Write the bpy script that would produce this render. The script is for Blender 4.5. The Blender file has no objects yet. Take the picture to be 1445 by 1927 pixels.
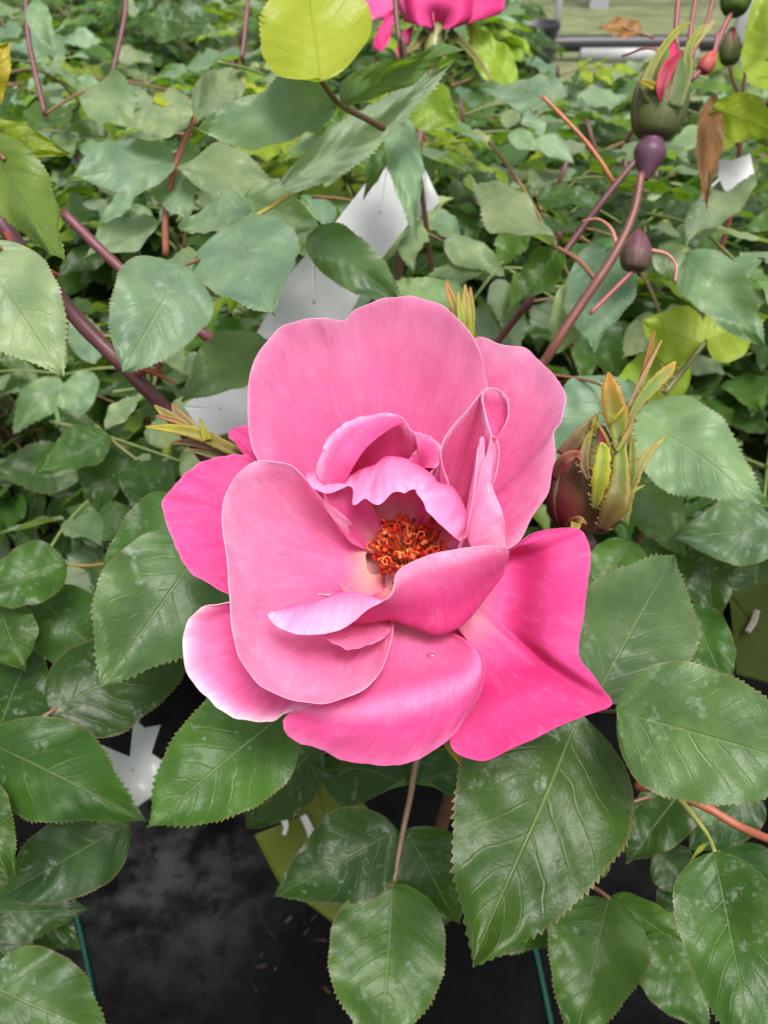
import bpy, math, random
import numpy as np
from mathutils import Vector, Matrix

sc = bpy.context.scene
COL = sc.collection
R = math.radians
random.seed(7)
rng = np.random.default_rng(11)

# ------------------------------------------------------------------ camera
PITCH = R(38)
CAM = np.array([0.0, 0.0, 0.60])
F, CX, CY = 1556.0, 722.5, 963.5          # focal length and centre in photograph pixels
cd = bpy.data.cameras.new('camera')
cam = bpy.data.objects.new('camera', cd)
COL.objects.link(cam)
cam.location = CAM
cam.rotation_euler = (R(90) - PITCH, 0, 0)
cd.sensor_fit = 'HORIZONTAL'
cd.angle = 2 * math.atan(CX / F)
cd.clip_start = 0.01
cd.clip_end = 500
cd.dof.use_dof = True
cd.dof.focus_distance = 0.185
cd.dof.aperture_fstop = 38.0
sc.camera = cam

# ------------------------------------------------------------------ sky and sun
SUN_EL, SUN_AZ = R(64), R(165)            # azimuth from +Y, negative = to the left
w = bpy.data.worlds.new('World')
sc.world = w
w.use_nodes = True
nt = w.node_tree
bg = nt.nodes['Background']
sky = nt.nodes.new('ShaderNodeTexSky')
sky.sky_type = 'NISHITA'
sky.sun_disc = False
sky.sun_elevation = SUN_EL
sky.sun_rotation = SUN_AZ
sky.air_density = 1.0
sky.dust_density = 6.0
hs = nt.nodes.new('ShaderNodeHueSaturation')
hs.inputs['Saturation'].default_value = 0.3
nt.links.new(sky.outputs[0], hs.inputs['Color'])
nt.links.new(hs.outputs[0], bg.inputs['Color'])
bg.inputs['Strength'].default_value = 0.115
sd = bpy.data.lights.new('sun', 'SUN')
sd.energy = 1.9
sd.angle = R(17)
sd.color = (1.0, 0.96, 0.9)
so = bpy.data.objects.new('sun', sd)
COL.objects.link(so)
sv = Vector((math.sin(SUN_AZ) * math.cos(SUN_EL), math.cos(SUN_AZ) * math.cos(SUN_EL), math.sin(SUN_EL)))
so.rotation_euler = sv.to_track_quat('Z', 'Y').to_euler()
sc.view_settings.view_transform = 'Standard'
sc.view_settings.look = 'None'
sc.view_settings.exposure = 0.93
sc.cycles.max_bounces = 8
sc.cycles.transmission_bounces = 6
sc.cycles.use_denoising = True

# ------------------------------------------------------------------ geometry helpers
cp, sp = math.cos(PITCH), math.sin(PITCH)
XV, UV_, FV = np.array([1., 0, 0]), np.array([0, sp, cp]), np.array([0, cp, -sp])

def P(px, py, d):
    """A point of the place: along the line of sight through a pixel of the photograph, d metres deep."""
    return CAM + d * FV + (px - CX) / F * d * XV - (py - CY) / F * d * UV_

def PA(a):
    a = np.asarray(a, float)
    d = a[..., 2:3]
    return CAM + d * FV + (a[..., 0:1] - CX) / F * d * XV - (a[..., 1:2] - CY) / F * d * UV_

def project(p):
    v = np.asarray(p) - CAM
    d = v @ FV
    return CX + F * (v @ XV) / d, CY - F * (v @ UV_) / d, d

def ray_z(px, py, z):
    v = P(px, py, 1.0) - CAM
    return CAM + v * ((z - CAM[2]) / v[2])

def spline(a, n, axis=0):
    """Catmull-Rom through the points of a along an axis, n pieces between two points."""
    a = np.moveaxis(np.asarray(a, float), axis, 0)
    if len(a) < 2:
        return np.moveaxis(a, 0, axis)
    q = np.concatenate([2 * a[:1] - a[1:2], a, 2 * a[-1:] - a[-2:-1]])
    t = np.linspace(0, 1, n, endpoint=False)
    out = []
    for i in range(len(a) - 1):
        p0, p1, p2, p3 = q[i:i + 4]
        for x in t:
            out.append(0.5 * (2 * p1 + (p2 - p0) * x + (2 * p0 - 5 * p1 + 4 * p2 - p3) * x * x + (3 * p1 - p0 - 3 * p2 + p3) * x ** 3))
    out.append(a[-1])
    return np.moveaxis(np.array(out), 0, axis)

def wave(u, v, seed, k=3):
    r = np.random.default_rng(seed)
    s = 0
    for i in range(k):
        a, b, c, d_ = r.uniform(1.5, 5, 1), r.uniform(1.5, 5, 1), r.uniform(0, 6.28), r.uniform(0, 6.28)
        s = s + np.sin(a * (i + 1) * u * 3 + c) * np.sin(b * (i + 1) * v * 2 + d_) / (i + 1)
    return s

class MB:
    """Collects vertices, faces, uvs, colours and material slots; build() links ONE mesh object."""
    def __init__(self):
        self.v, self.f, self.uv, self.c, self.m = [], [], [], [], []
        self.n = 0
    def add(self, v, f, uv=None, col=None, mi=0):
        v = np.asarray(v, float).reshape(-1, 3)
        f = np.asarray(f, int)
        self.v.append(v)
        self.f += [tuple(int(i) + self.n for i in q) for q in f]
        self.uv.append(np.zeros((len(v), 2)) if uv is None else np.asarray(uv, float).reshape(-1, 2))
        c = np.ones((len(v), 4))
        if col is not None:
            c[:, :3] = np.asarray(col, float).reshape(-1, 3) if np.ndim(col) > 1 else col
        self.c.append(c)
        self.m += [mi] * len(f)
        self.n += len(v)
    def grid(self, g, uv=None, col=None, mi=0, closed=False):
        g = np.asarray(g)
        r, c = g.shape[:2]
        f = []
        for i in range(r - 1):
            for j in range(c if closed else c - 1):
                k = (j + 1) % c
                f.append((i * c + j, i * c + k, (i + 1) * c + k, (i + 1) * c + j))
        if uv is None:
            U, V = np.meshgrid(np.linspace(0, 1, c), np.linspace(0, 1, r))
            uv = np.stack([U, V], -1)
        self.add(g, f, uv, col, mi)
    def tube(self, pts, rad, seg=8, mi=0, col=None, caps=True):
        pts = np.asarray(pts, float)
        rad = np.broadcast_to(np.asarray(rad, float), (len(pts),))
        t = np.gradient(pts, axis=0)
        t /= np.linalg.norm(t, axis=1)[:, None] + 1e-12
        ref = np.array([0.13, 0.31, 0.94])
        if abs(t[0] @ ref) > 0.9:
            ref = np.array([1., 0, 0])
        g = []
        nrm = ref
        for i in range(len(pts)):
            nrm = nrm - (nrm @ t[i]) * t[i]
            nrm /= np.linalg.norm(nrm)
            b = np.cross(t[i], nrm)
            a = np.linspace(0, 2 * math.pi, seg, endpoint=False)
            g.append(pts[i] + rad[i] * (np.cos(a)[:, None] * nrm + np.sin(a)[:, None] * b))
        g = np.array(g)
        n0 = self.n
        self.grid(g, None, col, mi, closed=True)
        if caps:
            c = len(pts) - 1
            self.f.append(tuple(n0 + i for i in range(seg))[::-1]); self.m.append(mi)
            self.f.append(tuple(n0 + c * seg + i for i in range(seg))); self.m.append(mi)
    def lathe(self, base, axis, prof, seg=20, mi=0, col=None, squash=None):
        axis = np.asarray(axis, float); axis = axis / np.linalg.norm(axis)
        ref = np.array([1., 0, 0]) if abs(axis[0]) < .8 else np.array([0, 1., 0])
        n = ref - (ref @ axis) * axis; n /= np.linalg.norm(n)
        b = np.cross(axis, n)
        a = np.linspace(0, 2 * math.pi, seg, endpoint=False)
        g = np.array([np.asarray(base) + axis * h + r * (np.cos(a)[:, None] * n + np.sin(a)[:, None] * b) for r, h in prof])
        self.grid(g, None, col, mi, closed=True)
    def box(self, lo, hi, mi=0, col=None):
        (a, b, c), (d, e, f) = lo, hi
        v = [(a, b, c), (d, b, c), (d, e, c), (a, e, c), (a, b, f), (d, b, f), (d, e, f), (a, e, f)]
        self.add(v, [(3, 2, 1, 0), (4, 5, 6, 7), (0, 1, 5, 4), (1, 2, 6, 5), (2, 3, 7, 6), (3, 0, 4, 7)], None, col, mi)
    def mesh(self, name, mats, smooth=True):
        me = bpy.data.meshes.new(name)
        v = np.concatenate(self.v)
        me.from_pydata(v.tolist(), [], self.f)
        for m in (mats if isinstance(mats, (list, tuple)) else [mats]):
            me.materials.append(m)
        uv = np.concatenate(self.uv); c = np.concatenate(self.c)
        li = np.empty(len(me.loops), dtype=np.int32)
        me.loops.foreach_get('vertex_index', li)
        ul = me.uv_layers.new(name='UVMap')
        ul.data.foreach_set('uv', uv[li].astype(np.float32).ravel())
        at = me.color_attributes.new('tone', 'FLOAT_COLOR', 'POINT')
        at.data.foreach_set('color', c.astype(np.float32).ravel())
        me.polygons.foreach_set('material_index', np.array(self.m, dtype=np.int32))
        if smooth:
            me.polygons.foreach_set('use_smooth', np.ones(len(me.polygons), dtype=bool))
        me.update()
        return me
    def build(self, name, mats, parent=None, smooth=True, solid=None):
        o = bpy.data.objects.new(name, self.mesh(name, mats, smooth))
        COL.objects.link(o)
        if parent is not None:
            o.parent = parent
        if solid:
            md = o.modifiers.new('thickness', 'SOLIDIFY')
            md.thickness = solid
            md.offset = 0
        return o

def tag(o, label=None, cat=None, group=None, kind=None):
    if label: o['label'] = label
    if cat: o['category'] = cat
    if group: o['group'] = group
    if kind: o['kind'] = kind
    return o

def thing(name, label, cat, group=None):
    o = bpy.data.objects.new(name, None)
    o.empty_display_size = 0.05
    COL.objects.link(o)
    return tag(o, label, cat, group)

# ------------------------------------------------------------------ material helpers
class NT:
    def __init__(self, name):
        self.m = bpy.data.materials.new(name)
        self.m.use_nodes = True
        self.t = self.m.node_tree
        self.t.nodes.clear()
        self.out = self.t.nodes.new('ShaderNodeOutputMaterial')
    def n(self, kind, ins=None, **kw):
        x = self.t.nodes.new(kind)
        for k, v in kw.items():
            setattr(x, k, v)
        for k, v in (ins or {}).items():
            self.set(x.inputs[k], v)
        return x
    def set(self, sock, v):
        if isinstance(v, bpy.types.Node):
            v = v.outputs[0]
        if isinstance(v, bpy.types.NodeSocket):
            self.t.links.new(v, sock)
        else:
            if sock.type == 'RGBA' and len(v) == 3:
                v = (*v, 1)
            sock.default_value = v
    def math(self, op, a, b=0.0, c=None, clamp=False):
        x = self.n('ShaderNodeMath', {0: a, 1: b}, operation=op, use_clamp=clamp)
        if c is not None:
            self.set(x.inputs[2], c)
        return x.outputs[0]
    def mix(self, f, a, b, blend='MIX'):
        x = self.n('ShaderNodeMix', data_type='RGBA', blend_type=blend)
        self.set(x.inputs[0], f); self.set(x.inputs[6], a); self.set(x.inputs[7], b)
        return x.outputs[2]
    def ramp(self, f, lo, hi, a=0.0, b=1.0):
        x = self.n('ShaderNodeMapRange', {0: f, 1: lo, 2: hi, 3: a, 4: b}, interpolation_type='SMOOTHSTEP')
        return x.outputs[0]
    def noise(self, vec, scale, detail=3, rough=.55, dim='3D'):
        x = self.n('ShaderNodeTexNoise', {'Scale': scale, 'Detail': detail, 'Roughness': rough}, noise_dimensions=dim)
        if vec is not None:
            self.set(x.inputs['Vector'], vec)
        return x.outputs[0]
    def scale(self, vec, s):
        x = self.n('ShaderNodeVectorMath', operation='MULTIPLY')
        self.set(x.inputs[0], vec); x.inputs[1].default_value = s
        return x.outputs[0]
    def finish(self, sh):
        self.t.links.new(sh.outputs[0] if isinstance(sh, bpy.types.Node) else sh, self.out.inputs[0])
        return self.m

def leaf_material(name='leaf_green', wax=1.0):
    k = NT(name)
    tc = k.n('ShaderNodeTexCoord')
    oi = k.n('ShaderNodeObjectInfo')
    sep = k.n('ShaderNodeSeparateXYZ', {0: tc.outputs['UV']})
    u = k.math('ABSOLUTE', k.math('MULTIPLY', k.math('SUBTRACT', sep.outputs[0], 0.5), 2.0))
    v = sep.outputs[1]
    off = k.n('ShaderNodeVectorMath', operation='ADD')
    k.set(off.inputs[0], tc.outputs['Object'])
    k.set(off.inputs[1], k.math('MULTIPLY', oi.outputs['Random'], 17.0))
    oc = off.outputs[0]
    mid = k.ramp(u, 0.035, 0.008)
    c = k.math('ADD', k.math('MULTIPLY', v, 8.0), k.math('MULTIPLY', u, -2.3))
    wob = k.math('MULTIPLY', k.math('SUBTRACT', k.noise(oc, 4, 2), .5), 1.0)
    side = k.ramp(k.math('PINGPONG', k.math('ADD', c, wob), 0.5), 0.07, 0.0)
    side = k.math('MULTIPLY', side, k.ramp(u, 1.0, .6))
    vein = k.math('MAXIMUM', mid, k.math('MULTIPLY', side, .28))
    retic = k.n('ShaderNodeTexVoronoi', {'Vector': oc, 'Scale': 42.0}, feature='DISTANCE_TO_EDGE').outputs['Distance']
    big = k.noise(oc, 3.6, 3)
    fine = k.noise(oc, 30, 4)
    tint = oi.outputs['Color']
    colr = k.mix(k.ramp(big, .3, .7), k.mix(1.0, tint, (.72, .78, .8, 1), 'MULTIPLY'), k.mix(1.0, tint, (1.2, 1.15, 1.05, 1), 'MULTIPLY'))
    colr = k.mix(k.math('MULTIPLY', vein, .42), colr, k.mix(.55, tint, (.30, .36, .14, 1)))
    colr = k.mix(k.math('MULTIPLY', k.ramp(fine, .35, .75), .16), colr, k.mix(1.0, colr, (1.7, 1.6, 1.7, 1), 'MULTIPLY'))
    # reddish brown thin margin
    colr = k.mix(k.math('MULTIPLY', k.ramp(u, .955, 1.0), .5), colr, (.22, .14, .06, 1))
    # dried white residue of spray water
    res = k.math('MULTIPLY', k.ramp(k.noise(oc, 9, 7, .72), .54, .70), k.ramp(k.noise(oc, 2.4, 2), .44, .62))
    colr = k.mix(k.math('MULTIPLY', res, .36 * wax), colr, (.50, .56, .50, 1))
    # paler matt underside
    geo = k.n('ShaderNodeNewGeometry')
    under = k.mix(.16, k.mix(1.0, tint, (1.35, 1.3, 1.1, 1), 'MULTIPLY'), (.2, .26, .12, 1))
    colr = k.mix(geo.outputs['Backfacing'], colr, under)
    h = k.math('ADD', k.math('MULTIPLY', vein, -.8), k.math('MULTIPLY', k.ramp(retic, 0, .3), .05))
    h = k.math('ADD', h, k.math('MULTIPLY', big, 1.6))
    bump = k.n('ShaderNodeBump', {'Strength': .5, 'Distance': .0009, 'Height': h})
    rough = k.math('ADD', .30, k.math('MULTIPLY', fine, .22))
    rough = k.math('ADD', rough, k.math('MULTIPLY', res, .2))
    pr = k.n('ShaderNodeBsdfPrincipled', {'Base Color': colr, 'Roughness': rough, 'Specular IOR Level': .34, 'Normal': bump})
    pr.inputs['Sheen Weight'].default_value = .08 * wax
    pr.inputs['Sheen Roughness'].default_value = .4
    tcol = k.mix(1.0, k.mix(.45, tint, (.20, .34, .02, 1)), (2.0, 2.1, .9, 1), 'MULTIPLY')
    tcol = k.mix(k.math('MULTIPLY', vein, .4), tcol, (.12, .12, .02, 1))
    tr = k.n('ShaderNodeBsdfTranslucent', {'Color': tcol, 'Normal': bump})
    mx = k.n('ShaderNodeMixShader', {0: .33, 1: pr.outputs[0], 2: tr.outputs[0]})
    return k.finish(mx)

def petal_material():
    k = NT('petal_pink')
    tc = k.n('ShaderNodeTexCoord')
    col = k.n('ShaderNodeVertexColor', layer_name='tone').outputs[0]
    oi = k.n('ShaderNodeObjectInfo')
    off = k.n('ShaderNodeVectorMath', operation='ADD')
    k.set(off.inputs[0], tc.outputs['UV'])
    k.set(off.inputs[1], k.math('MULTIPLY', oi.outputs['Random'], 9.0))
    uvs = k.scale(off.outputs[0], (42, 5, 1))
    streak = k.noise(uvs, 1.0, 5, .65)
    vein = k.noise(k.scale(off.outputs[0], (120, 7, 1)), 1.0, 3, .6)
    blot = k.noise(tc.outputs['Object'], 130, 4, .6)
    speck = k.noise(tc.outputs['Object'], 900, 3, .6)
    c = k.mix(k.math('MULTIPLY', k.ramp(streak, .45, .78), .5), col, k.mix(1., col, (1.04, 1.5, 1.25, 1), 'MULTIPLY'))
    c = k.mix(k.math('MULTIPLY', k.ramp(streak, .5, .22), .2), c, k.mix(1., col, (.97, .62, .78, 1), 'MULTIPLY'))
    c = k.mix(k.math('MULTIPLY', k.ramp(k.noise(k.scale(off.outputs[0], (30, 4, 1)), 1.7, 6, .7), .5, .75), .17), c, (.90, .42, .66, 1))
    c = k.mix(k.math('MULTIPLY', k.ramp(blot, .5, .75), .5), c, k.mix(1., c, (1.04, 1.45, 1.25, 1), 'MULTIPLY'))
    c = k.mix(k.math('MULTIPLY', k.ramp(vein, .55, .72), .34), c, k.mix(1., col, (.9, .5, .7, 1), 'MULTIPLY'))
    c = k.mix(k.math('MULTIPLY', k.ramp(speck, .5, .8), .3), c, k.mix(1., c, (1.03, 1.5, 1.3, 1), 'MULTIPLY'))
    h = k.math('ADD', k.math('MULTIPLY', streak, 1.0), k.math('MULTIPLY', blot, .9))
    h = k.math('ADD', h, k.math('MULTIPLY', vein, .35))
    bump = k.n('ShaderNodeBump', {'Strength': .35, 'Distance': .0006, 'Height': h})
    pr = k.n('ShaderNodeBsdfPrincipled', {'Base Color': c, 'Roughness': .55, 'Specular IOR Level': .25, 'Normal': bump})
    pr.inputs['Sheen Weight'].default_value = .08
    pr.inputs['Sheen Roughness'].default_value = .35
    tr = k.n('ShaderNodeBsdfTranslucent', {'Color': k.mix(.45, c, k.mix(1., c, c, 'MULTIPLY')), 'Normal': bump})
    return k.finish(k.n('ShaderNodeMixShader', {0: .46, 1: pr.outputs[0], 2: tr.outputs[0]}))

def tone_material(name, rough=.5, spec=.4, nscale=300, namp=.35, bumpd=.0003, transl=0.0, wave_=None):
    """Colour from the mesh's tone attribute, mottled."""
    k = NT(name)
    tc = k.n('ShaderNodeTexCoord')
    col = k.n('ShaderNodeVertexColor', layer_name='tone').outputs[0]
    n1 = k.noise(tc.outputs['Object'], nscale, 4, .6)
    n2 = k.noise(tc.outputs['Object'], nscale * .22, 3, .6)
    c = k.mix(k.math('MULTIPLY', k.ramp(n1, .3, .7), namp), col, k.mix(1., col, (.45, .42, .45, 1), 'MULTIPLY'))
    c = k.mix(k.math('MULTIPLY', k.ramp(n2, .45, .7), namp), c, k.mix(1., col, (1.5, 1.45, 1.3, 1), 'MULTIPLY'))
    bump = k.n('ShaderNodeBump', {'Strength': .5, 'Distance': bumpd, 'Height': n1})
    pr = k.n('ShaderNodeBsdfPrincipled', {'Base Color': c, 'Roughness': rough, 'Specular IOR Level': spec, 'Normal': bump})
    if transl:
        tr = k.n('ShaderNodeBsdfTranslucent', {'Color': c})
        return k.finish(k.n('ShaderNodeMixShader', {0: transl, 1: pr.outputs[0], 2: tr.outputs[0]}))
    return k.finish(pr)

def plain(name, col, rough=.6, spec=.4, scale=40, amp=.3, bumpd=.0005, transl=0.0):
    k = NT(name)
    tc = k.n('ShaderNodeTexCoord')
    n1 = k.noise(tc.outputs['Object'], scale, 5, .6)
    c = k.mix(k.math('MULTIPLY', k.ramp(n1, .3, .7), amp), (*col, 1), (*[x * .5 for x in col], 1))
    bump = k.n('ShaderNodeBump', {'Strength': .4, 'Distance': bumpd, 'Height': n1})
    pr = k.n('ShaderNodeBsdfPrincipled', {'Base Color': c, 'Roughness': rough, 'Specular IOR Level': spec, 'Normal': bump})
    if transl:
        tr = k.n('ShaderNodeBsdfTranslucent', {'Color': (*col, 1)})
        return k.finish(k.n('ShaderNodeMixShader', {0: transl, 1: pr.outputs[0], 2: tr.outputs[0]}))
    return k.finish(pr)

def fabric_material():
    k = NT('woven_ground_cover')
    tc = k.n('ShaderNodeTexCoord')
    g = tc.outputs['Object']
    sx = k.n('ShaderNodeTexWave', {'Vector': g, 'Scale': 130.0, 'Distortion': .6, 'Detail': 1}, bands_direction='X').outputs[1]
    sy = k.n('ShaderNodeTexWave', {'Vector': g, 'Scale': 160.0, 'Distortion': .6, 'Detail': 1}, bands_direction='Y').outputs[1]
    dirt = k.noise(g, 9, 6, .65)
    spots = k.noise(g, 70, 4, .6)
    c = k.mix(k.ramp(dirt, .45, .72), (.0022, .0023, .0028, 1), (.012, .012, .014, 1))
    pt = ray_z(330, 1620, 0)
    ds = k.n('ShaderNodeVectorMath', operation='DISTANCE'); k.set(ds.inputs[0], g); ds.inputs[1].default_value = tuple(pt)
    pale_patch = k.math('MULTIPLY', k.ramp(ds.outputs['Value'], .13, .0), k.ramp(k.noise(g, 26, 6, .7), .36, .66))  # paler round patch around one spot, broken up by noise
    c = k.mix(pale_patch, c, (.062, .062, .068, 1))
    c = k.mix(k.math('MULTIPLY', k.ramp(spots, .58, .68), .7), c, (.003, .003, .003, 1))
    wv = k.math('MULTIPLY', sx, sy)
    c = k.mix(k.math('MULTIPLY', wv, .75), c, k.mix(1., c, (.4, .4, .42, 1), 'MULTIPLY'))
    bump = k.n('ShaderNodeBump', {'Strength': .9, 'Distance': .002, 'Height': k.math('ADD', wv, k.math('MULTIPLY', spots, .9))})
    return k.finish(k.n('ShaderNodeBsdfPrincipled', {'Base Color': c, 'Roughness': .85, 'Specular IOR Level': .08, 'Normal': bump}))

def grass_material():
    k = NT('lawn_ground')
    tc = k.n('ShaderNodeTexCoord')
    a = k.noise(tc.outputs['Object'], 5.0, 8, .8)
    b = k.noise(tc.outputs['Object'], 45, 3, .7)
    c = k.mix(k.ramp(a, .3, .7), (.035, .060, .012, 1), (.17, .19, .08, 1))
    c = k.mix(k.math('MULTIPLY', k.ramp(b, .4, .7), .5), c, (.17, .17, .10, 1))
    return k.finish(k.n('ShaderNodeBsdfPrincipled', {'Base Color': c, 'Roughness': .9}))

M = {}
M['leaf'] = leaf_material()
M['petal'] = petal_material()
M['stem'] = tone_material('cane_bark', .45, .45, 260, .3)
M['sepal'] = tone_material('sepal_green', .5, .35, 520, .3, .0004, .25)
M['bud'] = tone_material('bud_petal', .5, .4, 300, .35)
M['stamen'] = tone_material('stamen_red', .8, .15, 900, .3)
M['white'] = plain('white_tag_plastic', (.46, .47, .48), .35, .5, 25, .3, .0006, .25)
M['lime'] = plain('lime_tag_plastic', (.075, .098, .007), .5, .25, 50, .3, .0004, .15)
M['print'] = plain('white_print', (.35, .35, .35), .5, .4, 80, .2)
M['black'] = plain('black_pot_plastic', (.022, .022, .026), .42, .5, 30, .4)
M['soil'] = plain('potting_bark', (.035, .024, .017), .95, .2, 160, .8, .004)
M['chip'] = tone_material('bark_chip', .9, .2, 400, .5)
M['fabric'] = fabric_material()
M['lawn'] = grass_material()
M['green_line'] = plain('green_marker_yarn', (.005, .052, .036), .6, .3, 500, .5)
M['grey'] = plain('grey_metal', (.30, .30, .33), .5, .5, 20, .3)
M['beige'] = plain('beige_timber', (.55, .52, .47), .7, .3, 25, .3)
M['wire'] = plain('fence_wire', (.22, .24, .22), .5, .5, 20, .2)
M['water'] = NT('water_drop')
_k = M['water']
M['water'] = _k.finish(_k.n('ShaderNodeBsdfPrincipled', {'Base Color': (1, 1, 1, 1), 'Roughness': .02, 'IOR': 1.33, 'Transmission Weight': 1.0}))

# ------------------------------------------------------------------ ground, lawn, fence, things behind the bed
mb = MB(); mb.grid([[(-60, -60, 0), (60, -60, 0)], [(-60, 120, 0), (60, 120, 0)]])
tag(mb.build('lawn', M['lawn']), kind='structure')
mb = MB(); mb.grid([[(x, y, .004 + .0015 * math.sin(x * 9) * math.sin(y * 7)) for x in np.linspace(-3, 2.2, 60)] for y in np.linspace(-1.2, 2.9, 60)])
tag(mb.build('ground_cover_fabric', M['fabric']), kind='structure')

def ground_line(x_px, pts, label):
    q = spline(np.array([ray_z(a, b, .008) for a, b in pts]), 10)
    m = MB(); t = np.array([1., 0, 0])
    wv = .0015
    g = np.array([[p - t * wv, p - t * wv * .4 + (0, 0, .0012), p + t * wv * .4 + (0, 0, .0012), p + t * wv] for p in q])
    m.grid(g)
    return tag(m.build('marker_line', M['green_line']), label, 'marker line', 'green marker lines woven in the ground cover')

ground_line(0, [(80, 1480), (135, 1690), (165, 1820), (195, 1990)], 'green marker line running down the black ground cover at lower left')
ground_line(0, [(985, 1690), (1015, 1820), (1050, 1990)], 'short green marker line glimpsed between leaves at lower right')
ground_line(0, [(40, 1200), (62, 1290), (85, 1380)], 'pale green marker line showing in the gap at far left')

def chips():
    r = random.Random(5)
    m = MB()
    for i in range(26):
        a = r.uniform(0, 6.283)
        px, py = r.gauss(560, 110), r.gauss(1790, 70)
        if px < 330: continue
        p = ray_z(px, py, .008)
        L, W = r.uniform(.001, .005), r.uniform(.0006, .0018)
        d = np.array([math.cos(a), math.sin(a), r.uniform(-.2, .3)]); n = np.array([-d[1], d[0], 0])
        c = r.choice([(.035, .018, .01), (.02, .011, .007), (.012, .008, .006), (.018, .011, .008), (.05, .036, .024)])
        v = [p - d * L - n * W, p - d * L + n * W, p + d * L + n * W * .6, p + d * L - n * W * .6, p + np.array([0, 0, .003]) ]
        m.add(v, [(0, 1, 4), (1, 2, 4), (2, 3, 4), (3, 0, 4)], None, c)
    return tag(m.build('bark_chips', M['chip'], smooth=False), 'scattered brown bark crumbs lying on the black ground cover', 'bark chips', kind='stuff')
chips()

# ---- far right: pot, posts, fence
def nursery_pot(p, rad, h, label, wall=None, group='black nursery pots'):
    t = thing('nursery_pot', label, 'plant pot', group)
    t.location = p
    m = MB(); m.lathe((0, 0, 0), (0, 0, 1), [(0.001, .002), (rad * .74, .002), (rad * .78, .01), (rad * .96, h - .022), (rad * .96, h - .02)], 32)
    m.build('wall', M['black'], t)
    m = MB(); m.lathe((0, 0, 0), (0, 0, 1), [(rad * .97, h - .024), (rad * 1.04, h - .02), (rad * 1.05, h - .002), (rad * 1.03, h), (rad * .97, h - .001), (rad * .93, h - .05)], 32)
    m.build('rim', M['black'], t)
    m = MB()
    g = []
    for i, rr in enumerate(np.linspace(.001, rad * .93, 9)):
        g.append([(rr * math.cos(a), rr * math.sin(a), h - .035 + .006 * math.sin(9 * a + i * 2) * math.sin(i * 1.7)) for a in np.linspace(0, 2 * math.pi, 28, endpoint=False)])
    m.grid(g, closed=True)
    m.build('soil', M['soil'], t)
    return t
pp = ray_z(1003, 42, .2)
nursery_pot((pp[0], pp[1], .004), .085, .2, 'empty black pot standing on the lawn behind the bed beside the white stake')

m = MB(); q = ray_z(1046, 60, .1); sx = .012
m.box((q[0] - sx, q[1] - .003, 0), (q[0] + sx, q[1] + .003, .42))
tag(m.build('white_stake', M['white']), 'tall white stake standing just right of the empty black pot', 'stake')

t = thing('bed_post', 'short beige timber post with pale cap behind the far pink rose', 'post')
q = ray_z(930, 78, .12); t.location = (q[0], q[1], 0)
m = MB(); m.box((-.035, -.035, 0), (.045, .035, .24)); m.build('shaft', M['beige'], t, smooth=False)
m = MB(); m.box((-.045, -.045, .2405), (.055, .045, .262)); m.build('cap', M['white'], t, smooth=False)

fy = 5.2
t = thing('wire_fence', 'grey wire fence of thin vertical wires behind the bed at upper right', 'fence')
for x in (1.15, 2.6, 4.2):
    m = MB(); m.box((x - .05, fy - .05, 0), (x + .05, fy + .05, 1.3)); m.build('post', M['grey'], t, smooth=False)
m = MB(); m.box((.3, fy - .06, .3), (4.2, fy - .03, .36)); m.build('rail', M['wire'], t, smooth=False)
wm = None
for i in range(70):
    if wm is None:
        m = MB(); m.box((-.004, -.004, .05), (.004, .004, 1.25)); wire = m.build('wire', M['wire'], t, smooth=False); wm = wire
    else:
        wire = wm.copy(); COL.objects.link(wire); wire.parent = t
    wire.location = (.4 + i * .054, fy, 0)

q = ray_z(1150, 82, .06)
m = MB(); m.tube(spline([(q[0] - .25, q[1], .06), (q[0], q[1] + .01, .062), (q[0] + 1.2, q[1] + .03, .06)], 6), .03, 12)
tag(m.build('drain_pipe', M['black']), 'black plastic pipe lying along the edge of the lawn at upper right', 'pipe')
q = ray_z(1140, 100, .03)
m = MB(); m.box((q[0] - .1, q[1] - .02, .0), (q[0] + .35, q[1] + .02, .05))
tag(m.build('edging_board', M['white']), 'white edging board lying in front of the black pipe', 'board')
q = ray_z(1425, 35, .3)
m = MB(); m.box((q[0] - .05, q[1] - .01, 0), (q[0] + .06, q[1] + .01, .5))
tag(m.build('white_board', M['white']), 'white sign board half cut by the right edge, above the fence line', 'sign board')

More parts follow.
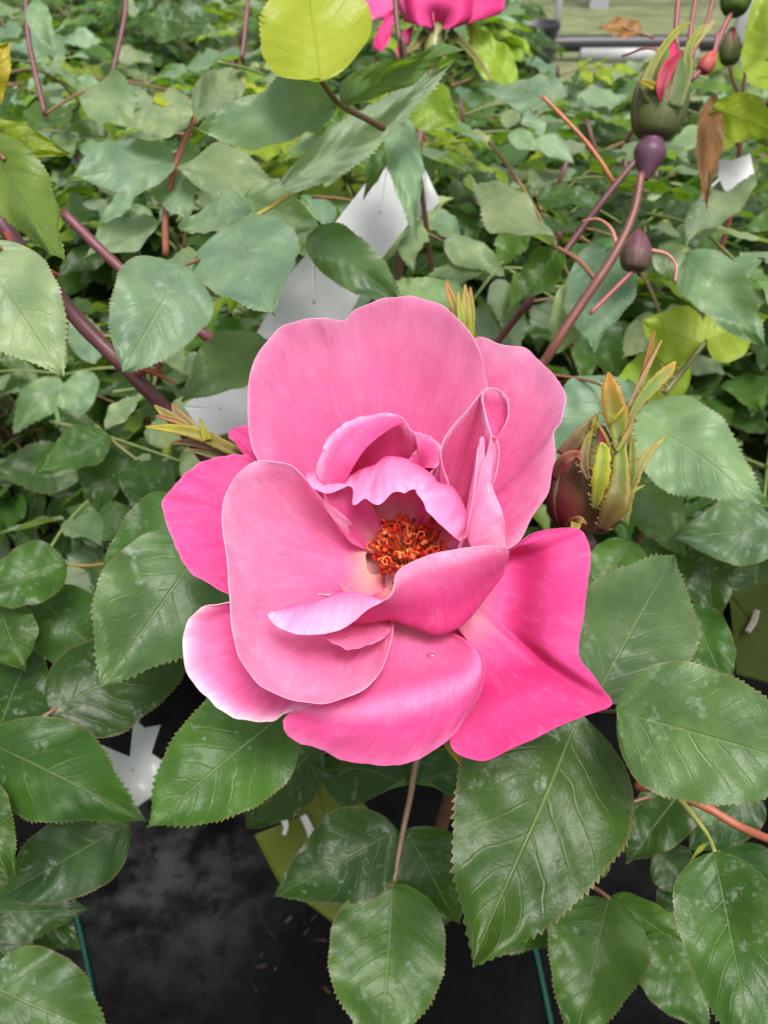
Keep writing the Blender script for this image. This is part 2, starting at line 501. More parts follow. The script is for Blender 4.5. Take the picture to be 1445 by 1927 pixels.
# ------------------------------------------------------------------ leaves
def leaflet_mb(L=1.0, W=.62, rows=40, half=4, seed=0, fold=.18, curl=.12, wavy=.03, teeth=.035, asym=0.0, mb=None, xf=None, mi=0, side=0.0, tipc=0.0, pts=1.0):
    """Rose leaflet along +Y from the origin, normal +Z, toothed edge, folded along its midrib."""
    r = np.random.default_rng(seed)
    t = np.linspace(0, 1, rows)
    wp = (t ** .62) * ((1 - t) ** (1.08 * pts)) * (1 + .05 * np.sin(t * 9 + r.uniform(0, 6)))
    wp = wp / wp.max() * W / 2 * L
    ph, ph2 = r.uniform(0, 6.28, 2)
    s = np.linspace(-1, 1, 2 * half + 1)
    s = np.sign(s) * np.abs(s) ** .85
    g = np.zeros((rows, len(s), 3)); uv = np.zeros((rows, len(s), 2))
    ww = wavy * L
    for i, ti in enumerate(t):
        bite = teeth * (1 if i % 2 else -.25) * (1 + .55 * math.sin(i * 2.7 + ph) + .25 * math.sin(i * 1.13 + ph2)) * min(1, ti * 6) * min(1, (1 - ti) * 7 + .1)
        for j, sj in enumerate(s):
            e = abs(sj)
            half_w = wp[i] * (1 + asym * (1 if sj > 0 else -1))
            x = sj * half_w
            y = ti * L
            if e > .99:
                x += np.sign(sj) * bite * L * .55
                y += (bite if i % 2 else 0) * L * .9
            z = fold * abs(x) - .5 * fold * (x * x) / (W * .5 * L)
            z += -curl * L * ti ** 1.8 + tipc * L * ti ** 4
            z += ww * e ** 1.5 * math.sin(ti * 8.5 + ph + (1.6 if sj > 0 else 0)) + ww * .35 * math.sin(ti * 23 + ph2 + sj * 4) * e
            z += .015 * L * math.cos((ti * 8 - e * 2.3) * 2 * math.pi) * e * (1 - e) * 1.6 + .036 * L * math.sin(ti * 6 + ph2) * math.sin(sj * 3.2 + ph) * min(1, 4 * ti)
            x += side * L * ti * ti
            g[i, j] = (x, y, z)
            uv[i, j] = (.5 + .5 * sj, ti)
    if xf is not None:
        g = g @ np.array(xf)[:3, :3].T + np.array(xf)[:3, 3]
    m = mb or MB()
    m.grid(g, uv, None, mi)
    return m

def basis(ax, nr):
    """3x3 frame with Y = ax, Z as near nr as it can be."""
    y = np.asarray(ax, float); y = y / np.linalg.norm(y)
    z = np.asarray(nr, float) - (np.asarray(nr) @ y) * y
    z /= np.linalg.norm(z)
    return np.stack([np.cross(y, z), y, z], 1)

GREEN = (.038, .098, .015)
DARK = (.017, .048, .008)  # leaf green with the shade of low, covered leaves put in
GREY = (.150, .222, .125)  # pale sky sheen of the upper leaves put into the colour
SAGE = (.072, .125, .046)
YEL = (.165, .230, .010)
MIDG = (.027, .072, .008)  # green darkened to carry the shade on the lower leaves

def vary(c, r, a=.18):
    f = (1 + r.uniform(-a, a)) * (1.2 if r.random() < .15 else 1)
    return (c[0] * f * (1 + r.uniform(-.12, .18)), c[1] * f, c[2] * f * (1 + r.uniform(-.2, .2)), 1)

# a store of compound leaves that the bushes share: rachis mesh + leaflet meshes
LEAFLETS = [leaflet_mb(1, random.uniform(.48, .64), 26, 3, i, random.uniform(.2, .6), random.uniform(.0, .3), random.uniform(.03, .07), .02, random.uniform(-.06, .06)).mesh('leaflet', M['leaf']) for i in range(10)]
def leaf_plan(seed):
    r = random.Random(seed)
    plan = []
    L = r.uniform(.06, .08)
    bend = r.uniform(.1, .5)
    def at(t): return np.array([0, L * t, -bend * L * t * t])
    size = r.uniform(.036, .046)
    for k, t in enumerate((.5, .8)[:2]):
        for sgn in (-1, 1):
            a = sgn * r.uniform(55, 75)
            d = np.array([math.sin(R(a)), math.cos(R(a)), r.uniform(-.35, .15)])
            plan.append((at(t) + d * .003, d, (r.uniform(-.25, .25), r.uniform(-.25, .25), 1), size * (.78 + .14 * k) * r.uniform(.9, 1.1), r.randrange(10)))
    d = np.array([r.uniform(-.15, .15), 1, -bend * 1.2])
    plan.append((at(1.0), d, (r.uniform(-.3, .3), .2, 1), size * 1.12, r.randrange(10)))
    m = MB(); m.tube(spline([at(t) for t in (-.02, .3, .6, 1.0)], 3), np.linspace(.0011, .0006, 10), 6, 0, (.17, .10, .045) if r.random() < .5 else (.13, .17, .05))
    return m, plan
PLANS = []
for i in range(8):
    m, plan = leaf_plan(i)
    PLANS.append((m.mesh('leaf', M['stem']), plan))
JOINED = []
for i in range(8):
    m0, plan = leaf_plan(100 + i)
    m = MB(); m.v, m.f, m.uv, m.c, m.m, m.n = m0.v, m0.f, m0.uv, m0.c, [1] * len(m0.m), m0.n
    for (p, d, n, s, idx) in plan:
        X = np.eye(4); X[:3, :3] = basis(d, n); X[:3, 3] = p
        leaflet_mb(s, random.uniform(.48, .62), 14, 2, random.randrange(999), random.uniform(.2, .6), random.uniform(.05, .3), .06, .03, 0, m, X, 0)
    m.v = [v / .06 for v in m.v]
    JOINED.append(m.mesh('leaf', [M['leaf'], M['stem']]))

def mat4(b, p, s=1.0):
    X = np.eye(4); X[:3, :3] = b * s; X[:3, 3] = p
    return Matrix(X.tolist())

def add_leaf(parent, pos, direc, up, scale, tint, r, fine):
    if fine:
        me, plan = PLANS[r.randrange(8)]
        o = bpy.data.objects.new('leaf', me)
        COL.objects.link(o); o.parent = parent
        o.matrix_basis = mat4(basis(direc, up), pos, scale)
        for (p, d, n, s, idx) in plan:
            q = bpy.data.objects.new('leaflet', LEAFLETS[idx])
            COL.objects.link(q); q.parent = o
            n2 = (n[0] + r.uniform(-.2, .2), n[1] + r.uniform(-.2, .2), n[2])
            q.matrix_basis = mat4(basis(d, n2), p, s)
            q.color = vary(tint, r, .32)
    else:
        o = bpy.data.objects.new('leaf', JOINED[r.randrange(8)])
        COL.objects.link(o); o.parent = parent
        o.matrix_basis = mat4(basis(direc, up), pos, scale * .06)
        o.color = vary(tint, r, .38)
    return o

def allowed(p, near):
    px, py, d = project(p)
    if d < near: return False
    if py > 1330 and px < 700: return False          # the bare ground in front
    if py > 1500: return False
    return True

def bush(x, y, top, seed, fine, nleaf=46, label=None, near=.36, group='rose bushes of the nursery bed', young=.15, spread=.17):
    r = random.Random(seed)
    t = thing('rose_bush', label or 'leafy green rose bush among the crowded rows of the bed', 'rose bush', group)
    t.location = (x, y, 0)
    canes = []
    for i in range(6):
        a = r.uniform(0, 6.283); rr = r.uniform(.3, 1.0) * spread
        tip = np.array([math.cos(a) * rr, math.sin(a) * rr, top - r.uniform(.0, .10) - .04])
        mid = np.array([tip[0] * .45, tip[1] * .45, top * .55])
        c = spline([(tip[0] * .08, tip[1] * .08, .012), mid, tip], 8)
        m = MB(); m.tube(c, np.linspace(.004, .002, len(c)), 7, 0, r.choice([(.09, .03, .03), (.10, .07, .03), (.07, .09, .03)]))
        px, py, d = project(c[-1] + (x, y, 0))
        if d > .3:
            m.build('cane', M['stem'], t)
        canes.append(c)
    made = 0; tries = 0
    while made < nleaf and tries < nleaf * 4:
        tries += 1
        c = r.choice(canes)
        f = r.random() ** .6
        p = c[int((.3 + .7 * f) * (len(c) - 1))]
        a = r.uniform(0, 6.283)
        d = np.array([math.cos(a), math.sin(a), r.uniform(-.35, .6)])
        sc_ = r.uniform(.85, 1.3) * (1.3 if y > .85 else 1.0)
        up = np.array([r.gauss(0, .35), r.gauss(0, .35) - .1, 1])
        e = p + d * .06 * sc_ + (x, y, 0)
        if not (allowed(p + (x, y, 0), near) and allowed(e, near) and allowed(p + d * .1 + (x, y, 0), near)): continue
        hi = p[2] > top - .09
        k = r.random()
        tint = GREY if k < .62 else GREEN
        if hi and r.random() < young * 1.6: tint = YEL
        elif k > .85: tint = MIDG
        if not hi: tint = DARK if k > .45 else (GREEN if k > .15 else GREY)  # low leaves tinted darker, painting shade into the gaps
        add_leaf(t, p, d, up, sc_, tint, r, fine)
        made += 1
    return t

rb = random.Random(3)
rows_y = [(.50, .22), (.72, .24), (.96, .26), (1.2, .28), (1.46, .28), (1.72, .29), (2.0, .30), (2.3, .32), (2.65, .34), (3.05, .36)]
for ri, (yy, step) in enumerate(rows_y):
    halfw = (yy * cp + .12) * .47 + .30
    nx = int(2 * halfw / step) + 1
    for k in range(nx):
        x = -halfw + (k + .5) * 2 * halfw / nx + rb.uniform(-.04, .04)
        y = yy + rb.uniform(-.05, .05)
        if yy > 1.6 and x > .15: continue      # the bed ends here on the right
        top = rb.uniform(.40, .47) + (.035 if .6 < yy < 1.1 and x < .2 else 0) + (.03 if x < .1 and yy > 1.4 else 0) - (.04 if (x > .15 and yy > .9) else 0)
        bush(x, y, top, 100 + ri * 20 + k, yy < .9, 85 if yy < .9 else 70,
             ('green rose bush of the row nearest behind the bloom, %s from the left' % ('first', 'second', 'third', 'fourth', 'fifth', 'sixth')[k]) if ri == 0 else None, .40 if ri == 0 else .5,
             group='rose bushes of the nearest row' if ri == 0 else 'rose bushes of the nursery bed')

# ------------------------------------------------------------------ leaves placed one by one around the bloom
HSEED = [0]
def leaf_group(bush_o, stem_pts=None, widths=(7, 4), col=(.13, .12, .05)):
    m = MB()
    q = spline(PA(stem_pts), 6)
    d = np.array([project(x)[2] for x in q])
    wd = np.interp(np.linspace(0, 1, len(q)), np.linspace(0, 1, len(widths)), widths)
    m.tube(q, wd / 2 * d / F, 8, 0, col)
    return m.build('leaf', M['stem'], bush_o)

def hero(parent, base, tip, width, tint, roll=0.0, fold=.3, curl=.12, wavy=.045, asym=0.0, side=0.0, rows=74, teeth=.013, tipc=0.0, pts=1.0, flip=False, lay=.45):
    """One leaflet: base and tip as (px, py, depth); width in pixels of the photograph."""
    HSEED[0] += 1
    dm = (base[2] + tip[2]) / 2
    tip = (tip[0], tip[1], tip[2] - lay * (tip[1] - base[1]) * dm / F)
    a, b = P(*base), P(*tip)
    ax = b - a
    L = np.linalg.norm(ax)
    mid = (a + b) / 2
    view = CAM - mid; view /= np.linalg.norm(view)
    B = basis(ax, view + (np.array([0, 0, lay * 1.3]) if not flip else 0))
    cr, sr = math.cos(R(roll)), math.sin(R(roll))
    nr = B[:, 2] * cr + B[:, 0] * sr
    if flip: nr = -nr
    B = basis(ax, nr)
    W = width * dm / F / max(.45, math.sqrt(max(0, 1 - float(B[:, 0] @ view) ** 2))) / L
    m = leaflet_mb(1, W, rows, 7, 500 + HSEED[0], fold, curl, wavy, teeth, asym, None, None, 0, side, tipc, pts)
    o = m.build('leaflet', M['leaf'], parent)
    o.matrix_basis = mat4(B, a, L)
    rr = random.Random(HSEED[0])
    o.color = vary(tint, rr, .08)
    return o

def cane(parent, pts, widths, col, prickles=(), name='cane', seg=10):
    m = MB()
    q = spline(PA(pts), 8)
    d = np.array([project(x)[2] for x in q])
    wd = np.interp(np.linspace(0, 1, len(q)), np.linspace(0, 1, len(widths)), widths)
    rad = wd / 2 * d / F
    rad = rad * (1 + .04 * np.sin(np.arange(len(q)) * 1.3))
    m.tube(q, rad, seg, 0, col)
    o = m.build(name, M['stem'], parent)
    for (f, tpx, tpy) in prickles:
        i = int(f * (len(q) - 1))
        bx, by, bd = project(q[i])
        tp = P(tpx, tpy, bd - .004)
        t = tp - q[i]; n = np.linalg.norm(t)
        mm = MB()
        c = spline([q[i], q[i] + t * .5 + np.array([0, 0, .0008]), tp], 4)
        mm.tube(c, np.linspace(rad[i] * .75, .00015, len(c)) ** 1.0, 8, 0, (.30, .05, .035))
        mm.build('prickle', M['stem'], o)
    return o

PURPLE = (.115, .035, .045)
BROWN = (.16, .075, .04)
RED = (.32, .08, .05)

main = thing('rose_bush', 'foreground rose bush bearing the large open pink bloom', 'rose bush')
left_b = thing('rose_bush', 'rose bush at left with thick purple canes and red prickles', 'rose bush')
right_b = thing('rose_bush', 'rose bush at upper right carrying the tall bud showing a pink slit', 'rose bush')
top_b = thing('rose_bush', 'rose bush with the yellow green backlit leaf at the top edge', 'rose bush')
far_b = thing('rose_bush', 'rose bush behind with a second pink bloom cut by the top edge', 'rose bush')
bud_b = thing('rose_bush', 'rose bush at top right corner bearing small green buds on red stalks', 'rose bush')

# ---- foreground bush, below and right of the bloom
g = leaf_group(main, [(1000, 1310, .235), (1095, 1335, .225), (1160, 1340, .2), (1200, 1352, .195)], (9, 7), BROWN)
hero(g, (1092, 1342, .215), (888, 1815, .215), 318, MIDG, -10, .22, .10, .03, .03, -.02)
hero(g, (1160, 1338, .192), (1560, 1450, .175), 255, SAGE, 12, .25, .12, .035)
hero(g, (1120, 1318, .222), (1272, 1018, .235), 238, SAGE, 6, .2, .1, .03, 0, 0.03)
g = leaf_group(main, [(660, 1270, .27), (590, 1310, .24), (545, 1338, .23)], (8, 6), BROWN)
hero(g, (548, 1334, .225), (268, 1552, .225), 218, GREEN, 8, .18, .08, .03, .05)
g = leaf_group(main, [(800, 1390, .30), (782, 1440, .295), (772, 1500, .29), (757, 1570, .285), (740, 1668, .28)], (13, 12, 11, 9), (.17, .11, .06))
hero(g, (748, 1562, .285), (514, 1690, .29), 168, DARK, -12, .2, .1)
hero(g, (764, 1560, .287), (865, 1755, .30), 150, DARK, 18, .2, .15)
hero(g, (738, 1662, .28), (722, 2000, .28), 208, GREEN, 4, .25, .12, .035, .02, .03)
hero(g, (768, 1478, .295), (575, 1415, .33), 140, DARK, 20, .2, .1)
hero(g, (784, 1476, .295), (945, 1415, .33), 120, DARK, -15, .2, .1)
hero(g, (800, 1560, .33), (790, 1800, .34), 150, DARK, 10)
g = leaf_group(main, [(1010, 1600, .31), (1080, 1650, .30), (1145, 1690, .29), (1212, 1765, .285)], (9, 8, 7), BROWN)
hero(g, (1147, 1688, .29), (1080, 1965, .285), 182, GREEN, 5, .22, .1)
hero(g, (1148, 1690, .29), (1308, 1798, .29), 84, GREEN, 32, .25, .1, asym=.1)
hero(g, (1212, 1763, .285), (1335, 1945, .28), 112, GREEN, 10, .22, .1)
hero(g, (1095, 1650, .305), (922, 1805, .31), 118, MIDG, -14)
hero(g, (1085, 1652, .31), (1130, 1560, .32), 90, DARK, 5)
cane(main, [(1200, 1478, .25), (1260, 1490, .24), (1330, 1520, .235), (1400, 1560, .23), (1500, 1600, .22)], (20, 17, 16), (.30, .09, .05))
g = leaf_group(main, [(1268, 1495, .24), (1300, 1530, .23), (1330, 1570, .225), (1345, 1604, .22)], (14, 9, 8), (.22, .24, .06))
hero(g, (1343, 1602, .22), (1430, 2010, .215), 178, GREEN, 8, .3, .1, .02, 0, .02)
for (b, tpt, wd) in (((1330, 1585, .224), (1300, 1618, .222), 9), ((1352, 1600, .221), (1362, 1640, .22), 9)):
    hero(g, b, tpt, wd, YEL, 0, .1, .2, rows=12, teeth=0)
hero(g, (1310, 1500, .245), (1345, 1560, .25), 45, GREY, 10)
g = leaf_group(main, [(1220, 1500, .33), (1160, 1520, .33)], (6, 4), BROWN)
hero(g, (1205, 1515, .33), (1085, 1600, .33), 110, DARK, 10)
hero(g, (1235, 1600, .36), (1320, 1690, .36), 90, DARK, 10)
hero(g, (1350, 1600, .34), (1470, 1760, .34), 150, DARK, 10)
hero(g, (1300, 1470, .35), (1175, 1620, .355), 110, DARK, 10)
hero(g, (1420, 1480, .34), (1300, 1600, .345), 110, DARK, -10)
hero(g, (1250, 1650, .37), (1330, 1790, .37), 80, DARK, 10)
hero(g, (1130, 1500, .35), (1010, 1440, .35), 130, DARK, 10)
g = leaf_group(main, [(700, 1380, .34), (640, 1400, .335), (580, 1440, .33)], (6, 4), BROWN)
hero(g, (600, 1400, .33), (450, 1560, .345), 130, DARK, 12)
hero(g, (560, 1400, .35), (500, 1500, .36), 120, DARK, 12)
# small sepal peeping below the bloom
# ---- left lower leaves
g = leaf_group(left_b, [(-60, 1440, .28), (15, 1395, .28), (95, 1340, .285), (120, 1325, .29)], (9, 8, 6), BROWN)
hero(g, (92, 1342, .285), (385, 1190, .30), 190, DARK, -6, .2, .12, .03, 0, -.04)
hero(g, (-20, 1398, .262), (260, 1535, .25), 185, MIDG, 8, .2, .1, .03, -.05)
hero(g, (-10, 1395, .285), (60, 1200, .30), 160, DARK, 0)
hero(g, (245, 1548, .285), (-5, 1690, .29), 150, DARK, -8, .2, .06, teeth=.012)
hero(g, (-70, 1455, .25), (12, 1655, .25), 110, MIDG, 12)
hero(g, (-60, 1720, .31), (162, 1712, .31), 105, DARK, 12)
hero(g, (-40, 1740, .31), (70, 1865, .315), 110, DARK, -6)
hero(g, (-30, 1850, .30), (205, 1960, .30), 180, GREEN, 10)
hero(g, (-40, 1770, .315), (125, 1850, .32), 120, DARK, -8)
hero(g, (-20, 1640, .33), (150, 1790, .335), 110, DARK, 10)
g = leaf_group(left_b, [(430, 960, .30), (385, 985, .28), (350, 1010, .27)], (6, 5), BROWN)
hero(g, (395, 965, .275), (172, 1098, .272), 165, GREEN, 16, .2, .1, .03)
hero(g, (392, 1015, .262), (197, 1292, .255), 225, SAGE, -6, .2, .1, .035, .04, .03)
hero(g, (455, 1085, .30), (330, 1240, .30), 160, DARK, 0)
g = leaf_group(left_b, [(205, 1060, .32), (160, 1065, .31), (100, 1060, .30)], (7, 5), (.3, .2, .06))
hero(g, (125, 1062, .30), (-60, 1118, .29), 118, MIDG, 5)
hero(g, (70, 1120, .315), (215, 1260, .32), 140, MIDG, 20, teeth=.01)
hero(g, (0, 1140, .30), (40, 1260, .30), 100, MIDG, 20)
g = leaf_group(left_b, [(180, 800, .35), (225, 840, .345), (265, 870, .34)], (7, 5), (.2, .2, .06))
hero(g, (265, 868, .34), (300, 965, .33), 98, MIDG, 0, teeth=.01)
hero(g, (208, 820, .345), (62, 882, .34), 78, GREEN, 10, teeth=.01)
hero(g, (200, 830, .355), (180, 960, .36), 90, DARK, 6)
# ---- purple canes and leaves at the left
cane(left_b, [(-60, 330, .26), (0, 415, .26), (65, 500, .26), (150, 605, .262), (235, 690, .265), (330, 790, .275), (420, 900, .31)], (28, 29, 29, 27), PURPLE,
     [(.66, 332, 722), (.70, 312, 700), (.36, 118, 520), (.2, 40, 500)])
cane(left_b, [(-80, 440, .25), (0, 478, .253), (70, 512, .258)], (18, 20), PURPLE)
cane(left_b, [(120, 400, .33), (190, 470, .33), (250, 525, .33), (330, 590, .335), (405, 645, .34), (480, 720, .36)], (19, 20, 22), PURPLE, [(.62, 392, 597)])
g = leaf_group(left_b, [(-90, 440, .21), (-40, 450, .208), (0, 468, .206), (60, 505, .25)], (9, 10, 12), (.30, .14, .04))
hero(g, (-50, 460, .205), (108, 690, .21), 178, GREY, 6, .18, .1, .03)
g = leaf_group(left_b, [(440, 430, .29), (400, 480, .28), (372, 490, .27), (345, 500, .262)], (8, 6), BROWN)
hero(g, (347, 498, .255), (232, 692, .25), 178, GREY, -8, .15, .08, .03)
hero(g, (372, 490, .27), (215, 500, .30), 50, GREY, 30)
g = leaf_group(left_b, [(545, 365, .29), (500, 395, .285), (436, 428, .28)], (9, 8, 8), (.30, .24, .04))
hero(g, (436, 428, .28), (512, 576, .262), 215, GREY, 4, .16, .06, .035, .04)
hero(g, (500, 640, .31), (342, 738, .30), 108, SAGE, 8)
hero(g, (470, 390, .31), (330, 420, .32), 70, GREY, 20)
hero(g, (460, 370, .32), (600, 430, .33), 90, GREY, 30)
hero(g, (585, 440, .315), (765, 560, .31), 92, SAGE, 14, .3, .12, .05, 0, .05)
hero(g, (300, 420, .36), (150, 470, .36), 60, GREY, 30)
g = leaf_group(left_b, [(-80, 200, .24), (-30, 260, .235), (10, 300, .23)], (9, 9), BROWN)
hero(g, (-40, 255, .235), (150, 505, .235), 118, (.075, .115, .006), 18, .25, .1, .03, flip=True)
hero(g, (-40, 245, .25), (122, 285, .25), 60, YEL, 25)
hero(g, (-60, 195, .22), (8, 85, .22), 95, (.26, .23, .008), 10, flip=True)
g = leaf_group(left_b, [(312, 480, .36), (312, 400, .355), (330, 310, .35), (367, 218, .345)], (14, 13, 12, 10), (.26, .085, .06))
hero(g, (328, 302, .35), (128, 322, .335), 98, GREY, 18, .2, .1)
hero(g, (338, 308, .35), (560, 352, .335), 92, GREY, -18, .2, .1)
hero(g, (366, 216, .345), (225, 238, .34), 52, GREY, 30, .4)
hero(g, (366, 216, .345), (470, 120, .37), 80, GREY, 30)
hero(g, (325, 330, .36), (345, 400, .35), 90, GREY, 10)
# ---- the yellow green leaf at the top and neighbours
g = leaf_group(top_b, [(720, 240, .30), (688, 222, .285), (640, 196, .26), (604, 152, .24)], (14, 12, 9), BROWN)
hero(g, (604, 153, .235), (575, -85, .235), 222, (.19, .255, .004), -8, .12, .05, .025, flip=True, teeth=.018)
hero(g, (632, 190, .26), (365, 232, .27), 118, GREY, 6, .22, .12, .04)
hero(g, (640, 195, .265), (822, 74, .29), 62, GREEN, 42, .4, .15, .03, flip=True)
g = leaf_group(top_b, [(440, 440, .33), (480, 400, .325), (520, 362, .32)], (10, 9), (.34, .22, .03))
hero(g, (518, 364, .32), (875, 134, .33), 78, GREY, 22, .25, .05, .02, 0, -.06, teeth=.014)
hero(g, (745, 205, .38), (778, 425, .37), 66, GREY, 10, .3)
hero(g, (735, 190, .385), (698, 352, .38), 62, GREEN, -20, .3)
hero(g, (780, 185, .40), (860, 230, .40), 90, YEL, 10)
# ---- tall bud bush, right
bud_stem = [(1207, 325, .335), (1192, 400, .335), (1155, 480, .335), (1095, 570, .338), (1030, 672, .345), (960, 800, .38), project((.03, .40, .12)), project((.03, .41, .01))]
cane(right_b, bud_stem, (15, 17, 19, 18, 16), (.14, .05, .04))
cane(right_b, [(1205, 290, .40), (1140, 370, .40), (1080, 450, .40), (1000, 560, .40), (930, 650, .42)], (11, 13, 13), PURPLE)
cane(right_b, [(1020, 180, .40), (1065, 225, .40), (1110, 275, .40), (1150, 335, .40), (1155, 360, .41)], (7, 8, 8), (.34, .11, .05))
cane(right_b, [(1120, 525, .338), (1090, 490, .345), (1050, 465, .36)], (10, 6), (.25, .12, .07))
g = leaf_group(right_b, [(1118, 522, .338), (1085, 488, .345), (1040, 462, .36)], (9, 6), BROWN)
hero(g, (1042, 464, .36), (858, 308, .38), 84, GREY, 28, .3, .12, .05, 0, .08)
hero(g, (1050, 470, .37), (980, 560, .38), 70, MIDG, 20)
g = leaf_group(right_b, [(1000, 700, .36), (1120, 720, .34), (1190, 768, .32)], (6, 5), BROWN)
hero(g, (1192, 766, .305), (1442, 952, .29), 158, GREY, -6, .2, .1, .04, .04, -.03)
hero(g, (1180, 715, .345), (1030, 880, .35), 150, GREY, 10)
hero(g, (1185, 870, .34), (1290, 1050, .35), 110, SAGE, 10)
hero(g, (1480, 990, .33), (1270, 1010, .33), 130, SAGE, -10, .2, .1)
hero(g, (1190, 1020, .33), (1110, 1120, .33), 100, GREEN, 10)
hero(g, (1300, 1140, .33), (1370, 1300, .33), 90, GREEN, 10)
hero(g, (1330, 1010, .35), (1340, 1180, .36), 90, DARK, 10)
g = leaf_group(right_b, [(1250, 740, .40), (1290, 690, .40), (1325, 645, .40)], (12, 10), (.14, .13, .05))
hero(g, (1325, 648, .40), (1205, 605, .40), 110, (.20, .27, .015), 5, flip=True)
hero(g, (1330, 640, .405), (1430, 600, .41), 110, (.19, .26, .015), 5, flip=True)
hero(g, (1290, 480, .38), (1432, 632, .365), 105, GREY, 10, .25, .12)
hero(g, (1300, 690, .42), (1150, 730, .43), 115, (.20, .27, .015), 5, flip=True)
hero(g, (1140, 470, .39), (1110, 640, .37), 130, GREY, 20)
hero(g, (1140, 520, .40), (1040, 640, .39), 100, GREY, 20)
hero(g, (1230, 480, .40), (1340, 510, .39), 60, GREY, 20)
hero(g, (1400, 330, .45), (1290, 440, .44), 90, GREY, 25)
hero(g, (1340, 180, .43), (1325, 368, .42), 46, (.15, .065, .03), 15, .4, wavy=.015)
hero(g, (1340, 200, .42), (1480, 250, .42), 80, YEL, 20, flip=True)

# more compound leaves of the same bushes, a little farther back
def more_leaves(owners, n, x0, x1, y0, y1, d0, d1, seed):
    r = random.Random(seed)
    for i in range(n):
        px, py, d_ = r.uniform(x0, x1), r.uniform(y0, y1), r.uniform(d0, d1)
        p = P(px, py, d_)
        if p[2] > .50 or p[2] < .2: continue
        a = r.uniform(0, 6.283)
        di = np.array([math.cos(a), math.sin(a), r.uniform(-.3, .35)])
        up = np.array([r.gauss(0, .3), r.gauss(0, .3) - .15, 1])
        q = r.random()
        add_leaf(owners[i % len(owners)], p, di, up, r.uniform(.9, 1.25), GREY if q < .66 else (GREEN if q < .88 else YEL), r, True)
more_leaves([right_b, bud_b, far_b], 22, 640, 1460, 170, 640, .46, .68, 21)
more_leaves([top_b, left_b], 18, -20, 660, 60, 480, .46, .75, 22)
more_leaves([left_b], 7, -20, 330, 560, 900, .42, .56, 23)

# ------------------------------------------------------------------ petals
D0 = .205
S = D0 / F
CPX, CPY = 765.0, 1060.0
def FZ(a):
    """(px, py, height above the base of the flower in pixels of the bloom) -> point of the place."""
    a = np.asarray(a, float)
    y = CPY - a[..., 1]
    z = 1.155 * a[..., 2] - .577 * y
    return np.stack([a[..., 0], a[..., 1], D0 - z * S], -1)

def fan(base, outline, sag=.2, rows=(.3, .62, .86), power=1.0, spread=.10):
    b = np.array(base, float); o = np.array(outline, float)
    net = [b + (o - b) * spread]
    for t in rows:
        q = b + (o - b) * t
        L = np.hypot(o[:, 0] - b[0], o[:, 1] - b[1])
        s = sag * L * 4 * t * (1 - t)
        q[:, 2] -= s
        q[:, 1] += .5 * s
        net.append(q)
    net.append(o)
    return np.array(net)

DEEP = np.array((.72, .038, .225))
MIDP = np.array((.78, .095, .335))
SOFT = np.array((.83, .20, .45))
PALE = np.array((.92, .43, .69))
WHIT = np.array((.92, .50, .71))
THRO = np.array((.88, .46, .40))

def petal(parent, nets, cols=None, nr=9, nc=5, thick=.00016, rag=2.4, und=3.0, seed=0, rimw=.9, throat=True, name='petal', smooth=2, bump_amp=0, pleat=1.6):
    """nets: list of control nets (rows from claw to rim); cols: list of (v, colour)."""
    m = MB()
    for ni, net in enumerate(nets):
        v0 = 0.0
        if isinstance(net, tuple): net, v0 = net
        net = np.asarray(net, float)
        a = spline(spline(net, nr, 0), nc, 1)
        r, c = a.shape[:2]
        U, V = np.meshgrid(np.linspace(0, 1, c), np.linspace(0, 1, r))
        for _ in range(smooth):
            b = a.copy()
            b[1:-1, 1:-1] = .5 * a[1:-1, 1:-1] + .125 * (a[:-2, 1:-1] + a[2:, 1:-1] + a[1:-1, :-2] + a[1:-1, 2:])
            a = b
        a[..., 2] += und * wave(U, V, seed + ni * 7 + 1) * V * .8 + (rag * 1.6 * np.sin(U * 47 + seed) * np.sin(U * 19 + 2 * seed)) * V ** 6
        a[..., 2] += pleat * np.sin(U * 38 + 2.5 * wave(U * .7, V * .3, seed + 5)) * np.clip(V * 1.6 - .35, 0, 1) * (.5 + .5 * np.sin(U * 7 + seed)) + pleat * .7 * np.sin(U * 83 + seed) * V ** 2
        a[..., 0] += rag * wave(U * 3.1, V, seed + 31) * V ** 8
        a[..., 1] += rag * wave(U * 3.7, V, seed + 57) * V ** 8
        if bump_amp:
            a[..., 2] += bump_amp * np.sin(U * 60 + 3 * np.sin(V * 9)) * np.sin(V * 24 + 2 * np.sin(U * 17)) * np.clip(V * 3 - 1.4, 0, 1)
        pts = PA(FZ(a))
        stops = cols or [(0, THRO), (.22, SOFT * .5 + MIDP * .5), (.6, MIDP), (.85, SOFT), (.96, PALE), (1, WHIT)]
        vs = [s[0] for s in stops]
        cc = np.stack([np.interp(v0 + (1 - v0) * V, vs, [s[1][i] for s in stops]) for i in range(3)], -1)
        bl = .5 + .5 * np.clip(wave(U * 1.3, V * 1.2, seed + 91), -1, 1)
        cc = cc * (1 - .16 * bl[..., None] * np.array([.05, 1.0, .55]))
        m.grid(pts, np.stack([U + ni * .37, V], -1), cc)
    o = m.build(name, M['petal'], parent, solid=thick)
    es = o.modifiers.new('crisp_rim', 'EDGE_SPLIT'); es.split_angle = R(50)
    return o

